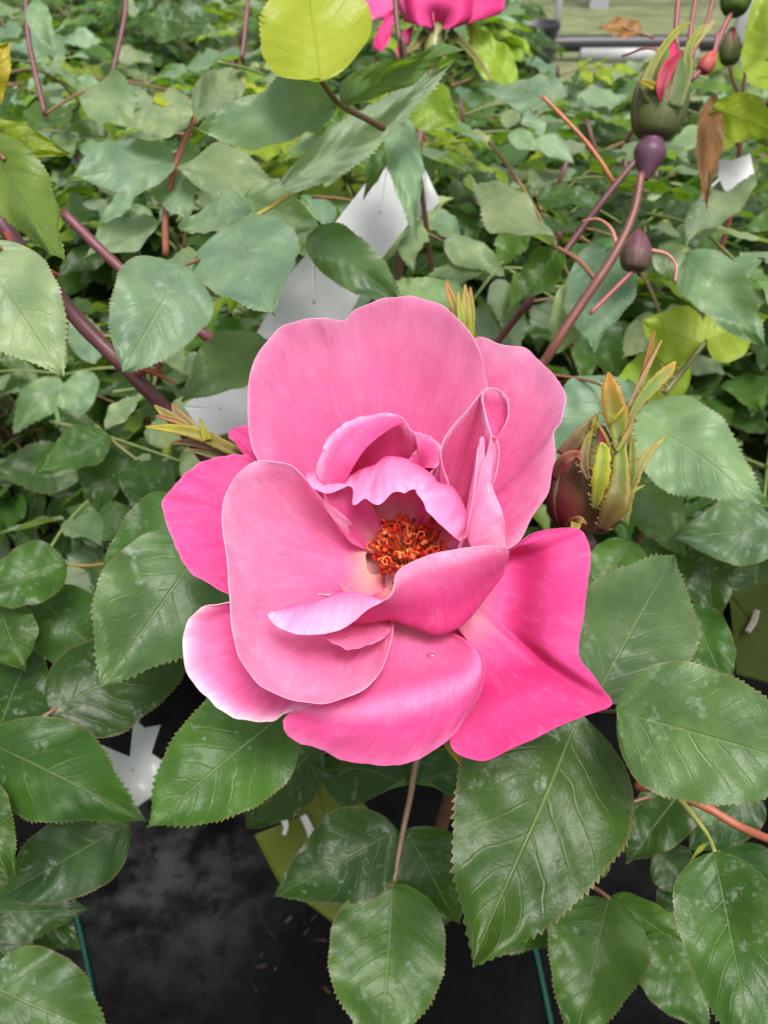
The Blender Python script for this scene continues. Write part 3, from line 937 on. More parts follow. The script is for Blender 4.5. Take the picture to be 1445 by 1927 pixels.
# receptacle, hip and stalk of the bloom
axis = PA(FZ(np.array([CPX, CPY - 50., 100.]))) - PA(FZ(np.array([CPX, CPY, 0.])))
axis = axis / np.linalg.norm(axis)
ctr = PA(FZ(np.array([CPX, CPY, 0.])))
m = MB()
m.lathe(ctr, axis, [(.003, -.0055), (.0060, -.0055), (.0069, -.007), (.0068, -.008), (.0045, -.013), (.0022, -.017)], 24, 0, (.16, .20, .06))
low = ctr - axis * .017
stalk = spline([low, low - axis * .02 + np.array([.006, .01, -.008]), low + np.array([.03, .05, -.10]), low + np.array([0.02, .08, -.28]), np.array([low[0], low[1] + .06, .01])], 8)
m.tube(stalk, np.linspace(.002, .0042, len(stalk)), 10, 0, (.12, .06, .035))
bloom = m.build('rose_bloom', M['stem'], main)
bloom['label'] = 'large open pink rose bloom with orange red stamens'

LITE = [(0, THRO), (.2, SOFT), (.5, SOFT * .85 + MIDP * .15), (.8, SOFT * .55 + PALE * .45), (.97, PALE * .7 + SOFT * .3), (1, WHIT)]
petal(bloom, [fan((735, 1015, 5), [(650, 1000, 60), (545, 930, 150), (480, 850, 228), (467, 735, 285), (485, 670, 312), (520, 622, 328), (562, 601, 334), (606, 597, 334), (648, 604, 322), (668, 585, 330), (705, 565, 340), (750, 556, 345), (800, 564, 345), (850, 590, 340), (890, 632, 318), (912, 690, 280), (918, 745, 232), (900, 830, 155), (862, 920, 92), (812, 985, 40)], .2)], LITE, seed=1, und=4)
petal(bloom, [fan((800, 1025, 4), [(825, 960, 45), (858, 820, 115), (878, 700, 190), (893, 638, 268), (938, 644, 285), (985, 657, 282), (1022, 682, 275), (1050, 715, 265), (1061, 757, 250), (1056, 793, 235), (1044, 818, 218), (1040, 870, 185), (1031, 925, 150), (1000, 980, 105), (957, 1032, 62), (880, 1045, 28)], .16)],
      [(0, THRO), (.2, SOFT), (.5, MIDP * .4 + SOFT * .6), (.75, SOFT * .7 + PALE * .3), (.93, PALE), (1, WHIT)], seed=2)
petal(bloom, [fan((718, 1055, 2), [(690, 1010, 25), (640, 965, 120), (594, 928, 210), (573, 896, 243), (540, 873, 263), (492, 867, 278), (455, 885, 280), (430, 920, 275), (418, 962, 265), (421, 1020, 250), (429, 1080, 235), (431, 1130, 220), (437, 1185, 202), (452, 1238, 182), (480, 1280, 163), (520, 1306, 148), (570, 1321, 138), (615, 1323, 130), (665, 1307, 120), (708, 1275, 108), (726, 1235, 92), (738, 1190, 58), (735, 1130, 20)], .22)],
      [(0, THRO), (.2, MIDP * .3 + SOFT * .7), (.45, SOFT * .75 + PALE * .25), (.68, SOFT * .2 + PALE * .8), (.93, PALE * .8 + WHIT * .2), (1, WHIT)], seed=3, und=5)
petal(bloom, [fan((735, 1108, 6), [(700, 1118, 40), (645, 1155, 90), (612, 1188, 104), (622, 1207, 102), (655, 1222, 96), (690, 1215, 85), (716, 1204, 70), (742, 1180, 42), (745, 1140, 18)], .08)],
      [(0, THRO), (.5, SOFT), (1, PALE * .6 + SOFT * .4)], seed=4, und=1)
Dn = [[(740, 1100, 0), (640, 1152, 70), (565, 1152, 135), (522, 1149, 168), (503, 1157, 172)],
      [(740, 1100, 0), (650, 1165, 70), (585, 1152, 138), (548, 1141, 172), (520, 1179, 162)],
      [(742, 1100, 0), (660, 1170, 70), (615, 1152, 140), (594, 1133, 175), (565, 1194, 150)],
      [(744, 1100, 0), (675, 1172, 70), (645, 1150, 140), (640, 1116, 180), (622, 1191, 148)],
      [(746, 1100, 0), (700, 1170, 65), (680, 1150, 138), (672, 1115, 186), (660, 1174, 152)],
      [(750, 1100, 0), (715, 1168, 60), (704, 1150, 128), (703, 1123, 182), (692, 1147, 168)],
      [(755, 1100, 0), (738, 1165, 62), (730, 1150, 120), (730, 1134, 168), (737, 1118, 190)],
      [(765, 1100, 0), (775, 1178, 62), (765, 1150, 115), (755, 1110, 170), (748, 1076, 205)],
      [(780, 1095, 0), (822, 1194, 60), (818, 1150, 118), (808, 1090, 178), (795, 1049, 216)],
      [(800, 1085, 0), (868, 1176, 62), (872, 1130, 122), (865, 1075, 186), (855, 1034, 226)],
      [(815, 1075, 0), (905, 1128, 75), (916, 1095, 126), (914, 1055, 184), (905, 1028, 218)],
      [(820, 1065, 0), (935, 1085, 90), (948, 1066, 122), (954, 1046, 154), (948, 1030, 188)],
      [(822, 1060, 0), (925, 1078, 80), (945, 1060, 110), (957, 1042, 140), (955, 1036, 165)]]
Dn = np.array(Dn, float).transpose(1, 0, 2)
petal(bloom, [Dn], [(0, THRO), (.15, DEEP), (.4, DEEP * .6 + MIDP * .4), (.62, MIDP), (.8, SOFT), (.9, PALE), (1, WHIT)], seed=5, und=1, rag=.8)
Fn = [[(745, 1110, -5), (660, 1250, 25), (595, 1322, 42), (548, 1342, 38), (533, 1356, 28)],
      [(747, 1110, -5), (680, 1255, 25), (625, 1325, 52), (570, 1354, 34), (541, 1386, 12)],
      [(750, 1110, -5), (710, 1250, 25), (665, 1320, 58), (625, 1370, 32), (590, 1406, -2)],
      [(757, 1112, -5), (740, 1240, 25), (722, 1312, 64), (690, 1375, 34), (650, 1431, -16)],
      [(765, 1112, -5), (770, 1235, 25), (780, 1299, 68), (768, 1370, 38), (725, 1441, -20)],
      [(775, 1112, -5), (800, 1230, 25), (835, 1284, 72), (832, 1350, 44), (790, 1428, -14)],
      [(782, 1110, -5), (825, 1215, 25), (875, 1266, 74), (880, 1320, 50), (850, 1385, 6)],
      [(788, 1106, -5), (838, 1200, 25), (893, 1240, 72), (908, 1275, 58), (893, 1325, 28)],
      [(792, 1102, -5), (840, 1190, 22), (882, 1212, 62), (904, 1232, 62), (913, 1254, 54)],
      [(794, 1098, -5), (832, 1180, 18), (858, 1194, 42), (878, 1206, 52), (892, 1216, 54)]]
petal(bloom, [np.array(Fn, float).transpose(1, 0, 2)], [(0, THRO), (.2, SOFT), (.45, SOFT * .6 + MIDP * .4), (.6, SOFT * .85 + PALE * .15), (.72, MIDP), (.9, MIDP * .75 + SOFT * .25), (1, SOFT)], seed=6, und=2)
petal(bloom, [fan((715, 1095, -8), [(620, 1120, 20), (500, 1110, 55), (432, 1132, 72), (395, 1140, 74), (360, 1160, 66), (344, 1195, 55), (345, 1235, 44), (357, 1275, 30), (383, 1306, 15), (410, 1335, 4), (450, 1352, -2), (490, 1360, -2), (520, 1352, 4), (548, 1340, 12), (600, 1322, 25), (680, 1250, 10), (715, 1160, -5)], .04, (.3, .6, .84))],
      [(0, THRO), (.3, SOFT), (.6, MIDP), (.82, SOFT), (.93, PALE), (1, (.95, .78, .80))], seed=7)
petal(bloom, [fan((695, 1035, -8), [(600, 950, 40), (500, 885, 62), (476, 863, 70), (446, 856, 70), (418, 857, 68), (383, 866, 62), (350, 890, 54), (325, 918, 44), (306, 945, 30), (312, 975, 24), (322, 1010, 22), (338, 1045, 24), (360, 1078, 28), (395, 1102, 32), (432, 1120, 34), (520, 1120, 25), (640, 1085, 5)], -.04)],
      [(0, THRO), (.3, MIDP), (.6, MIDP * .7 + DEEP * .3), (.85, MIDP), (.97, MIDP), (1, SOFT)], seed=8)
petal(bloom, [fan((640, 980, 5), [(560, 965, 45), (500, 900, 52), (474, 868, 52), (445, 838, 56), (430, 815, 58), (440, 806, 62), (475, 802, 68), (540, 835, 72), (610, 930, 50)], .02)],
      [(0, MIDP), (.5, DEEP * .5 + MIDP * .5), (1, MIDP)], seed=9, und=1)
In = fan((812, 1080, -8), [(880, 1055, 30), (957, 1036, 48), (1000, 1007, 62), (1050, 994, 70), (1090, 997, 68), (1106, 1012, 62), (1108, 1065, 52), (1101, 1150, 44), (1090, 1232, 28), (1121, 1280, 36), (1154, 1327, 34), (1100, 1347, 18), (1040, 1372, 2), (980, 1402, -18), (920, 1430, -38), (880, 1429, -45), (847, 1396, -42), (865, 1350, -20), (900, 1300, -8), (895, 1235, 2), (850, 1170, -3)], .10, (.28, .52, .76))
In[2, 2:10, 2] -= 22; In[3, 3:10, 2] += 16; In[3, 11:17, 2] += 14
petal(bloom, [In], [(0, THRO), (.25, SOFT * .7 + THRO * .3), (.42, MIDP), (.6, DEEP), (.75, DEEP * .5 + MIDP * .5), (.97, DEEP * .5 + MIDP * .5), (1, MIDP)], seed=10, und=4)  # deep middle band: partly pigment, partly shade of the fold painted in
petal(bloom, [fan((760, 1020, 8), [(700, 985, 55), (632, 930, 130), (594, 890, 168), (608, 845, 194), (630, 812, 211), (660, 792, 222), (695, 783, 229), (735, 777, 237), (760, 790, 233), (777, 812, 226), (800, 819, 216), (822, 832, 206), (829, 855, 195), (817, 880, 180), (806, 905, 160), (812, 950, 105), (800, 1000, 40)], .2),
              (np.array([[(640, 930, 150), (664, 880, 200), (690, 842, 216), (722, 815, 230), (748, 800, 238), (764, 800, 238)], [(612, 915, 165), (634, 858, 208), (660, 822, 224), (696, 800, 238), (733, 787, 246), (757, 793, 242)], [(594, 890, 169), (609, 844, 196), (631, 811, 213), (661, 791, 224), (696, 782, 231), (736, 776, 239)]], float), .62),
              (fan((790, 885, 165), [(768, 872, 175), (780, 850, 200), (792, 836, 218), (780, 814, 230), (800, 818, 224), (823, 832, 212), (830, 855, 198), (818, 882, 182)], -.25, (.4, .75, .93)), .6)],
      [(0, THRO), (.3, DEEP * .3 + MIDP * .7), (.62, DEEP * .4 + MIDP * .6), (.86, MIDP * .4 + SOFT * .6), (.97, PALE), (1, WHIT)], seed=11, und=2)
Cn = [[(722, 1038, 6), (655, 978, 50), (600, 918, 118), (580, 890, 148), (576, 903, 158)],
      [(726, 1037, 6), (662, 975, 50), (615, 915, 120), (597, 885, 155), (588, 920, 165)],
      [(730, 1036, 6), (672, 971, 50), (632, 915, 122), (622, 886, 160), (612, 926, 168)],
      [(734, 1034, 6), (682, 968, 50), (645, 915, 124), (640, 896, 158), (640, 922, 172)],
      [(738, 1033, 6), (690, 967, 50), (660, 912, 126), (660, 894, 163), (662, 916, 178)],
      [(742, 1032, 6), (704, 965, 50), (684, 908, 130), (680, 884, 171), (668, 949, 182)],
      [(747, 1031, 6), (718, 963, 50), (708, 902, 132), (704, 876, 177), (688, 940, 176)],
      [(750, 1030, 6), (732, 962, 50), (728, 898, 135), (722, 862, 184), (714, 949, 190)],
      [(754, 1030, 6), (742, 962, 50), (744, 900, 135), (738, 859, 184), (738, 930, 182)],
      [(758, 1030, 6), (752, 962, 50), (764, 905, 134), (772, 866, 181), (760, 926, 188)],
      [(766, 1030, 6), (775, 966, 50), (798, 916, 128), (812, 892, 171), (781, 921, 182)],
      [(770, 1031, 6), (788, 971, 50), (816, 928, 122), (824, 908, 160), (790, 940, 170)],
      [(774, 1032, 6), (800, 978, 50), (832, 942, 117), (852, 917, 156), (806, 962, 168)],
      [(780, 1034, 6), (815, 992, 48), (850, 968, 108), (872, 950, 142), (826, 986, 150)],
      [(786, 1037, 6), (828, 1008, 45), (862, 992, 98), (881, 985, 126), (848, 1004, 134)],
      [(790, 1040, 6), (835, 1022, 42), (866, 1012, 90), (878, 1010, 112), (867, 1021, 116)]]
petal(bloom, [np.array(Cn, float).transpose(1, 0, 2)], [(0, THRO), (.25, MIDP * .5 + THRO * .5), (.55, MIDP), (.75, MIDP * .6 + SOFT * .4), (.9, SOFT * .6 + PALE * .4), (1, PALE)], seed=12, und=1, smooth=1, nr=10, nc=5, bump_amp=3)
sub = np.array([0, 0, 8.])
petal(bloom, [fan((808, 1035, 5), np.array([(835, 985, 75), (845, 920, 145), (831, 872, 188), (831, 840, 208), (850, 805, 228), (880, 770, 248), (902, 742, 262), (908, 736, 266), (911, 765, 258), (918, 800, 245), (924, 818, 232), (914, 862, 200), (895, 930, 145), (868, 1000, 68)], float) + sub, .14),
              (fan((925, 824, 215), np.array([(924, 816, 232), (916, 790, 246), (909, 760, 258), (907, 740, 268), (916, 731, 272), (936, 731, 270), (953, 745, 262), (957, 773, 248), (949, 802, 234), (934, 824, 216)], float) + sub, .35, (.35, .7, .9)), .55)],
      [(0, THRO), (.25, SOFT), (.6, MIDP * .6 + SOFT * .4), (.9, SOFT), (1, WHIT)], seed=13, und=2, rag=.8)
petal(bloom, [fan((862, 1050, 60), [(862, 1028, 100), (882, 985, 150), (891, 930, 185), (896, 880, 208), (900, 840, 222), (905, 822, 230), (911, 824, 230), (911, 850, 216), (917, 890, 200), (930, 928, 182), (945, 963, 158), (950, 990, 136), (950, 1034, 88)], -.03, spread=.3),
              (fan((918, 905, 168), [(906, 822, 222), (924, 817, 220), (937, 830, 214), (939, 858, 202), (934, 890, 188), (926, 918, 172)], .2), .4)],
      [(0, SOFT), (.5, PALE), (1, WHIT)], seed=14, und=1, rag=.6)
# inner walls of the throat
petal(bloom, [fan((735, 1035, 4), [(690, 1040, 30), (640, 1000, 90), (610, 945, 150), (625, 915, 165), (660, 915, 160), (690, 935, 130), (715, 980, 60), (728, 1010, 20)], .1)],
      [(0, THRO), (.5, MIDP), (1, SOFT)], seed=15, und=1)

petal(bloom, [fan((CPX, CPY + 2, -4), [(CPX + 135 * math.cos(a), CPY - (.866 * 135 * math.sin(a) + 5), 10) for a in np.linspace(0, 6.2832, 25)], .12)], [(0, THRO), (1, SOFT * .5 + THRO * .5)], seed=16, und=1)

# stamens
def stamen(seed):
    r = random.Random(seed)
    a = r.uniform(0, 6.283); rr = 76 * math.sqrt(r.uniform(.02, 1))
    ln = r.uniform(30, 66)
    ca, sa = math.cos(a), math.sin(a)
    def q(rad, h, da=0.0):
        x = rad * math.cos(a + da); b = rad * math.sin(a + da)
        return (CPX + 2 + x, CPY - (.866 * b + .5 * h), h)
    d1 = r.uniform(-.25, .25)
    pts = [q(rr * .35, 8), q(rr * .65, 8 + ln * .55, d1 * .5), q(rr * .95, 8 + ln * .95, d1)]
    top = pts[-1]
    if r.random() < .42:                       # curled over
        k = r.uniform(5, 9); th = r.uniform(0, 6.28)
        for j in range(1, 5):
            pts.append((top[0] + k * (math.cos(th + j * 1.1) - math.cos(th)), top[1] + k * (math.sin(th + j * 1.1) - math.sin(th)), top[2] + j * 1.0))
    c = spline(PA(FZ(np.array(pts))), 4)
    m = MB()
    rad = np.linspace(.00028, .00020, len(c))
    fc = r.choice([(.50, .06, .02), (.42, .035, .015), (.55, .14, .04), (.36, .02, .01)])
    m.tube(c, rad, 6, 0, fc)
    e = c[-1]; t = c[-1] - c[-2]; t /= np.linalg.norm(t) + 1e-9
    t = t + np.array([r.uniform(-.6, .6) for _ in range(3)]); t /= np.linalg.norm(t)
    ac = r.choice([(.34, .016, .006), (.42, .03, .008), (.24, .01, .005), (.46, .06, .015), (.46, .16, .05)])
    L, w_ = r.uniform(.0011, .0018), r.uniform(.00045, .0007)
    m.lathe(e - t * L * .5, t, [(.0001, 0), (w_, L * .25), (w_ * .8, L * .55), (w_, L * .8), (.0001, L * 1.05)], 7, 0, ac)
    return m.build('stamen', M['stamen'], bloom)
for i in range(130):
    stamen(i)
m = MB()
for i in range(26):
    r = random.Random(900 + i)
    a = r.uniform(0, 6.28); rr = 16 * math.sqrt(r.random())
    x, b = rr * math.cos(a), rr * math.sin(a)
    c = PA(FZ(np.array([(CPX + x * .6, CPY - .866 * b * .6, 5), (CPX + x, CPY - (.866 * b + 17), 34 + r.uniform(-6, 6))])))
    m.tube(c, [.0003, .00045], 6, 0, r.choice([(.7, .45, .14), (.6, .2, .08), (.5, .08, .03)]))
m.build('pistil', M['stamen'], bloom)

# water drops
def drop(px, py, h, r1, r2, ang):
    m = MB(); c = PA(FZ(np.array([px, py, h], float)))
    view = CAM - c; view /= np.linalg.norm(view)
    B = basis(np.cos(ang) * XV + np.sin(ang) * UV_, view)
    g = [[c + B @ np.array([r2 * S * math.cos(a) * math.cos(e), r1 * S * math.sin(a) * math.cos(e), .6 * r2 * S * math.sin(e)]) for a in np.linspace(0, 6.283, 16, endpoint=False)] for e in np.linspace(-.3, 1.5, 7)]
    m.grid(g, closed=True)
    return m.build('water_drop', M['water'])
tag(drop(812, 1236, 30, 11, 7, .2), 'oval water drop resting on the front lower petal', 'water drop')

# ------------------------------------------------------------------ sepals and buds
def ribbon(m, pts, widths, col0, col1, n=7, fold=.25, teeth=0, roll=0.0, mid=None, hairs=0):
    """Sepal-like strip along (px, py, depth) points with pixel widths, cupped toward the camera side."""
    q = spline(PA(pts), n)
    d = np.array([project(x)[2] for x in q])
    tt = np.linspace(0, 1, len(q))
    wd = np.interp(tt, np.linspace(0, 1, len(widths)), widths) / 2 * d / F
    t = np.gradient(q, axis=0); t /= np.linalg.norm(t, axis=1)[:, None]
    rows = []
    for i in range(len(q)):
        view = CAM - q[i]; view /= np.linalg.norm(view)
        x = np.cross(t[i], view); x /= np.linalg.norm(x)
        z = np.cross(x, t[i])
        cr, sr = math.cos(R(roll)), math.sin(R(roll))
        x, z = x * cr + z * sr, z * cr - x * sr
        k = wd[i] * (1 + (teeth * (1 if i % 3 == 0 else -.3)))
        rows.append([q[i] + x * k * s - z * fold * k * (s * s) * -1 for s in (-1, -.5, 0, .5, 1)])
    col = np.array(col0)[None, None] * (1 - tt[:, None, None]) + np.array(col1)[None, None] * tt[:, None, None]
    if mid is not None:
        k2 = (1 - np.abs(2 * tt - 1))[:, None, None]
        col = col * (1 - k2) + np.array(mid)[None, None] * k2
    col = np.broadcast_to(col, (len(q), 5, 3)).copy()
    col = col * np.array([.72, .78, .72])
    ed = np.clip(tt * .8, 0, .3)[:, None]
    for j in (0, 4): col[:, j] = col[:, j] * (1 - ed) + np.array((.50, .17, .03)) * ed
    col[:, 2] *= .72
    m.grid(np.array(rows), None, col.reshape(-1, 3))
    hr = random.Random(len(q) + int(pts[0][0]))
    for _ in range(hairs):
        i = hr.randrange(1, len(q) - 2); sd_ = hr.choice((0, 4))
        p = np.array(rows[i][sd_]); o = p - q[i]; o = o / (np.linalg.norm(o) + 1e-9)
        h_ = hr.uniform(4, 9) * d[i] / F
        m.tube([p, p + (o * .8 + t[i] * hr.uniform(-.2, .7)) * h_], [.00006, .00003], 4, 0, (.25, .17, .06))
    return m

def ribbon_obj(parent, *a, name='sepal', **k):
    m = MB(); ribbon(m, *a, **k)
    return m.build(name, M['sepal'], parent, solid=.0003)

SG, SY, SO, SR_ = (.065, .125, .018), (.28, .32, .010), (.40, .12, .010), (.15, .015, .02)

def bud(parent, base, tip, width, hip_w=None, hip_len=0, label=None, cols=None, petal_col=(.45, .02, .09), lobes=5, open_=.0, phase=0.0, body=1.0, hipcol=(.09, .045, .06)):
    a, b = P(*base), P(*tip)
    ax = b - a; L = np.linalg.norm(ax); ax /= L
    rr = width / 2 * (base[2] + tip[2]) / 2 / F
    prof = [(.001 * L, 0), (.55, .03), (.82, .12), (.98, .28), (1.0, .42), (.88, .58), (.62, .76), (.34, .9), (.08, 1.0)]
    pr = np.array(spline([(p[0] * (rr if i else 1), p[1] * L) for i, p in enumerate(prof)], 4))
    pr[:, 0] = np.maximum(pr[:, 0], 1e-5)
    m = MB()
    m.lathe(a, ax, [(r_ * .93, h) for r_, h in pr], 28, 0, petal_col)
    if hip_w:
        hr = hip_w / 2 * base[2] / F; hl = hip_len * base[2] / F
        hp = spline([(hr * .25, -hl), (hr * .75, -hl * .62), (hr, -hl * .3), (hr * .72, -.0003), (hr * .9, .0006)], 4)
        m.lathe(a, ax, hp, 22, 0, hipcol)
    o = m.build('rosebud', M['bud'], parent)
    if label: o['label'] = label
    ref = np.array([1., 0, 0]); n = ref - (ref @ ax) * ax; n /= np.linalg.norm(n); bb = np.cross(ax, n)
    for k in range(lobes):
        th0 = phase + k * 2 * math.pi / lobes
        mm = MB(); rows = []; colr = []
        T = np.linspace(0, 1, 26)
        for t in T:
            hw = (math.pi / lobes) * 1.12 * (1 - t ** 2.2) ** .8 + .02
            h = t * L * body * 1.0
            rad = np.interp(h, pr[:, 1], pr[:, 0]) * 1.03 + .0003 + open_ * rr * t * t
            row = []; cr = []
            for s in np.linspace(-1, 1, 9):
                an = th0 + s * hw
                row.append(a + ax * h + (rad + .00025 * (1 - s * s)) * (math.cos(an) * n + math.sin(an) * bb))
                c0 = np.array((cols or [SR_, SG])[0]); c1 = np.array((cols or [SR_, SG])[1])
                f = min(1, max(0, t * 1.2 + .25 * math.sin(k * 2.1 + s * 2)))
                cc = c0 * (1 - f) + c1 * f
                if abs(s) > .9: cc = cc * .5 + np.array((.35, .22, .16)) * .5
                cr.append(cc)
            rows.append(row); colr.append(cr)
        mm.grid(np.array(rows), None, np.array(colr).reshape(-1, 3))
        mm.build('sepal', M['sepal'], o, solid=.0003)
    return o

# closed bud right of the bloom with long frilled sepals
d = .232
rbud = bud(main, (1092, 1000, d + .004), (1128, 800, d - .002), 142, 66, 60, 'dark red bud with long frilled sepals right of the bloom', [(.17, .010, .03), (.07, .105, .02)], phase=.5)
ribbon_obj(rbud, [(1130, 1000, d - .012), (1160, 940, d - .016), (1168, 880, d - .014), (1163, 800, d - .012), (1150, 740, d - .012), (1145, 700, d - .012)], (14, 52, 34, 22, 46, 34, 4), (.10, .035, .03), (.60, .24, .015), teeth=.06, mid=(.17, .27, .02), hairs=44)
ribbon_obj(rbud, [(1118, 960, d - .014), (1130, 900, d - .017), (1135, 850, d - .017), (1131, 832, d - .017)], (10, 34, 26, 4), (.12, .12, .035), (.52, .54, .02), teeth=.15, mid=(.34, .40, .02), hairs=44)
ribbon_obj(rbud, [(1150, 880, d - .004), (1180, 790, d - .002), (1205, 720, d), (1222, 660, d), (1232, 622, d)], (14, 12, 8, 10, 3), SG, SO)
ribbon_obj(rbud, [(1158, 860, d - .006), (1185, 770, d - .004), (1215, 700, d - .002), (1245, 640, d)], (14, 13, 9, 3), (.15, .2, .07), (.5, .26, .12))
ribbon_obj(rbud, [(1165, 870, d - .008), (1190, 780, d - .006), (1225, 730, d - .006), (1255, 700, d - .006), (1271, 680, d - .006)], (16, 14, 26, 24, 4), SG, (.62, .34, .015), teeth=.1, mid=(.17, .27, .02), hairs=44)
ribbon_obj(rbud, [(1165, 985, d - .006), (1185, 920, d - .008), (1215, 860, d - .008), (1252, 822, d - .008)], (34, 22, 16, 3), (.14, .18, .06), (.42, .36, .06), teeth=.1)
ribbon_obj(rbud, [(1108, 905, d - .016), (1098, 870, d - .014), (1105, 830, d - .012), (1116, 806, d - .010)], (6, 20, 14, 3), (.12, .03, .03), (.30, .30, .04), hairs=20)
ribbon_obj(rbud, [(1150, 850, d - .013), (1140, 822, d - .014), (1126, 800, d - .014), (1112, 786, d - .014)], (5, 5, 4, 2), (.30, .34, .04), (.45, .30, .06))
ribbon_obj(rbud, [(1160, 850, d - .015), (1175, 825, d - .015), (1188, 800, d - .015), (1192, 780, d - .015)], (6, 9, 6, 2), (.22, .28, .03), (.48, .24, .04), hairs=10)
ribbon_obj(rbud, [(1152, 790, d - .015), (1166, 776, d - .016), (1178, 760, d - .016)], (8, 6, 2), (.40, .42, .03), (.5, .3, .04))
ribbon_obj(rbud, [(1160, 960, d - .010), (1186, 900, d - .012), (1190, 850, d - .012), (1186, 810, d - .012)], (8, 20, 14, 3), (.09, .14, .03), (.26, .28, .03), hairs=24)
ribbon_obj(rbud, [(1178, 945, d - .009), (1190, 925, d - .01), (1213, 913, d - .01)], (14, 10, 2), (.22, .3, .06), SY)
ribbon_obj(rbud, [(1060, 860, d - .002), (1095, 815, d - .004), (1118, 790, d - .004), (1122, 778, d - .004)], (34, 24, 12, 3), (.20, .06, .06), (.36, .40, .06))
ribbon_obj(rbud, [(1115, 820, d - .006), (1118, 800, d - .008), (1121, 778, d - .008)], (14, 12, 3), SY, (.4, .3, .06), teeth=.2)
ribbon_obj(rbud, [(1040, 900, d - .006), (1060, 866, d - .012), (1085, 855, d - .014), (1094, 866, d - .016)], (16, 22, 16, 4), (.3, .08, .08), (.4, .14, .10))
ribbon_obj(rbud, [(1066, 992, d - .012), (1080, 980, d - .016), (1092, 978, d - .018), (1104, 986, d - .018)], (12, 14, 12, 2), (.30, .14, .08), (.4, .2, .08))
ribbon_obj(rbud, [(1084, 984, d - .019), (1080, 1003, d - .021), (1075, 1026, d - .021)], (20, 16, 2), (.34, .26, .05), (.55, .36, .08))
cane(main, [(1087, 1030, d + .006), (1070, 1090, d + .02), (1010, 1200, d + .06)], (16, 15, 16), (.13, .09, .05))

# bud hidden behind the left petal: only its sepals reach out
d = .232
lbud = bud(main, (520, 880, d + .004), (430, 858, d), 64, None, 0, 'half hidden bud with green sepals left of the bloom', phase=.2)
ribbon_obj(lbud, [(470, 864, d - .004), (420, 838, d - .006), (370, 815, d - .008), (320, 806, d - .008), (274, 803, d - .008)], (20, 22, 24, 16, 3), (.20, .14, .05), (.50, .46, .04), teeth=.06)
ribbon_obj(lbud, [(390, 828, d - .0085), (385, 812, d - .009), (376, 788, d - .009)], (18, 14, 3), (.42, .42, .04), SY)
ribbon_obj(lbud, [(365, 815, d - .004), (342, 795, d - .004), (308, 785, d - .004), (292, 783, d - .004)], (12, 14, 10, 3), (.3, .26, .06), (.4, .12, .06))
ribbon_obj(lbud, [(360, 815, d - .002), (335, 795, d - .002), (310, 778, d - .002), (290, 762, d - .002)], (16, 22, 18, 3), (.22, .22, .07), (.30, .26, .05))
ribbon_obj(lbud, [(372, 815, d - .001), (350, 795, d - .001), (332, 775, d - .001), (324, 758, d - .001)], (18, 24, 16, 3), (.22, .22, .06), (.30, .14, .07))
ribbon_obj(lbud, [(430, 850, d - .003), (390, 838, d - .004), (350, 832, d - .004), (322, 834, d - .004)], (14, 16, 12, 4), (.16, .14, .06), (.3, .14, .08))
ribbon_obj(lbud, [(440, 858, d - .002), (410, 858, d - .003), (375, 850, d - .003), (345, 846, d - .003)], (16, 16, 10, 4), (.13, .12, .05), (.2, .22, .06))
ribbon_obj(lbud, [(475, 866, d - .005), (462, 852, d - .0055), (440, 842, d - .006)], (8, 8, 5), (.10, .04, .03), (.14, .1, .04))

# sepals peeping over the top rim of the bloom
d = .262
tb = bud(main, (880, 680, d), (872, 600, d), 50, None, 0, 'small bud whose tips show above the rim of the bloom', phase=.4)
ribbon_obj(tb, [(868, 640, d - .006), (860, 590, d - .008), (846, 552, d - .008), (840, 528, d - .008)], (16, 18, 14, 3), (.34, .34, .05), (.5, .18, .06))
ribbon_obj(tb, [(878, 650, d - .01), (878, 600, d - .012), (876, 560, d - .012), (875, 535, d - .012)], (18, 20, 14, 3), (.28, .38, .04), (.5, .3, .05))
ribbon_obj(tb, [(872, 640, d - .013), (868, 600, d - .014), (864, 572, d - .014), (862, 548, d - .014)], (10, 14, 10, 3), (.26, .36, .04), (.40, .40, .05))
ribbon_obj(tb, [(886, 640, d - .01), (888, 590, d - .011), (886, 560, d - .011), (885, 540, d - .011)], (10, 12, 9, 3), (.28, .36, .04), (.45, .25, .05))

# sepal under the bloom
ribbon_obj(bloom, [(835, 1380, .215), (855, 1412, .21), (868, 1435, .208), (877, 1458, .207)], (26, 22, 12, 2), (.26, .32, .05), (.50, .42, .06))

# tall bud, upper right
d = .335
tbud = bud(right_b, (1228, 262, d), (1266, 76, d - .004), 96, 60, 74, 'tall green bud with a deep pink slit, upper right', [(.095, .100, .038), (.090, .145, .042)], petal_col=(.45, .012, .07), phase=.3, body=1.0, hipcol=(.085, .035, .062))
ribbon_obj(tbud, [(1243, 190, d - .0135), (1244, 160, d - .0150), (1258, 125, d - .0140), (1284, 93, d - .0100)], (4, 22, 26, 4), (.40, .006, .05), (.46, .015, .08), name='inner_petal')
ribbon_obj(tbud, [(1235, 190, d - .010), (1215, 160, d - .012), (1235, 110, d - .010), (1270, 62, d - .006), (1300, 40, d - .004)], (24, 20, 14, 14, 3), (.10, .13, .045), (.40, .42, .05))
ribbon_obj(tbud, [(1270, 200, d - .012), (1290, 140, d - .010), (1296, 90, d - .008), (1312, 60, d - .006), (1325, 45, d - .006)], (28, 24, 14, 12, 3), (.09, .13, .045), (.38, .42, .05))
ribbon_obj(tbud, [(1285, 100, d - .006), (1310, 78, d - .005), (1335, 48, d - .004), (1345, 36, d - .004)], (8, 12, 10, 3), (.36, .4, .06), (.5, .36, .2))
ribbon_obj(tbud, [(1232, 162, d - .014), (1216, 155, d - .015), (1202, 152, d - .015)], (14, 12, 3), (.46, .42, .04), (.5, .3, .05))
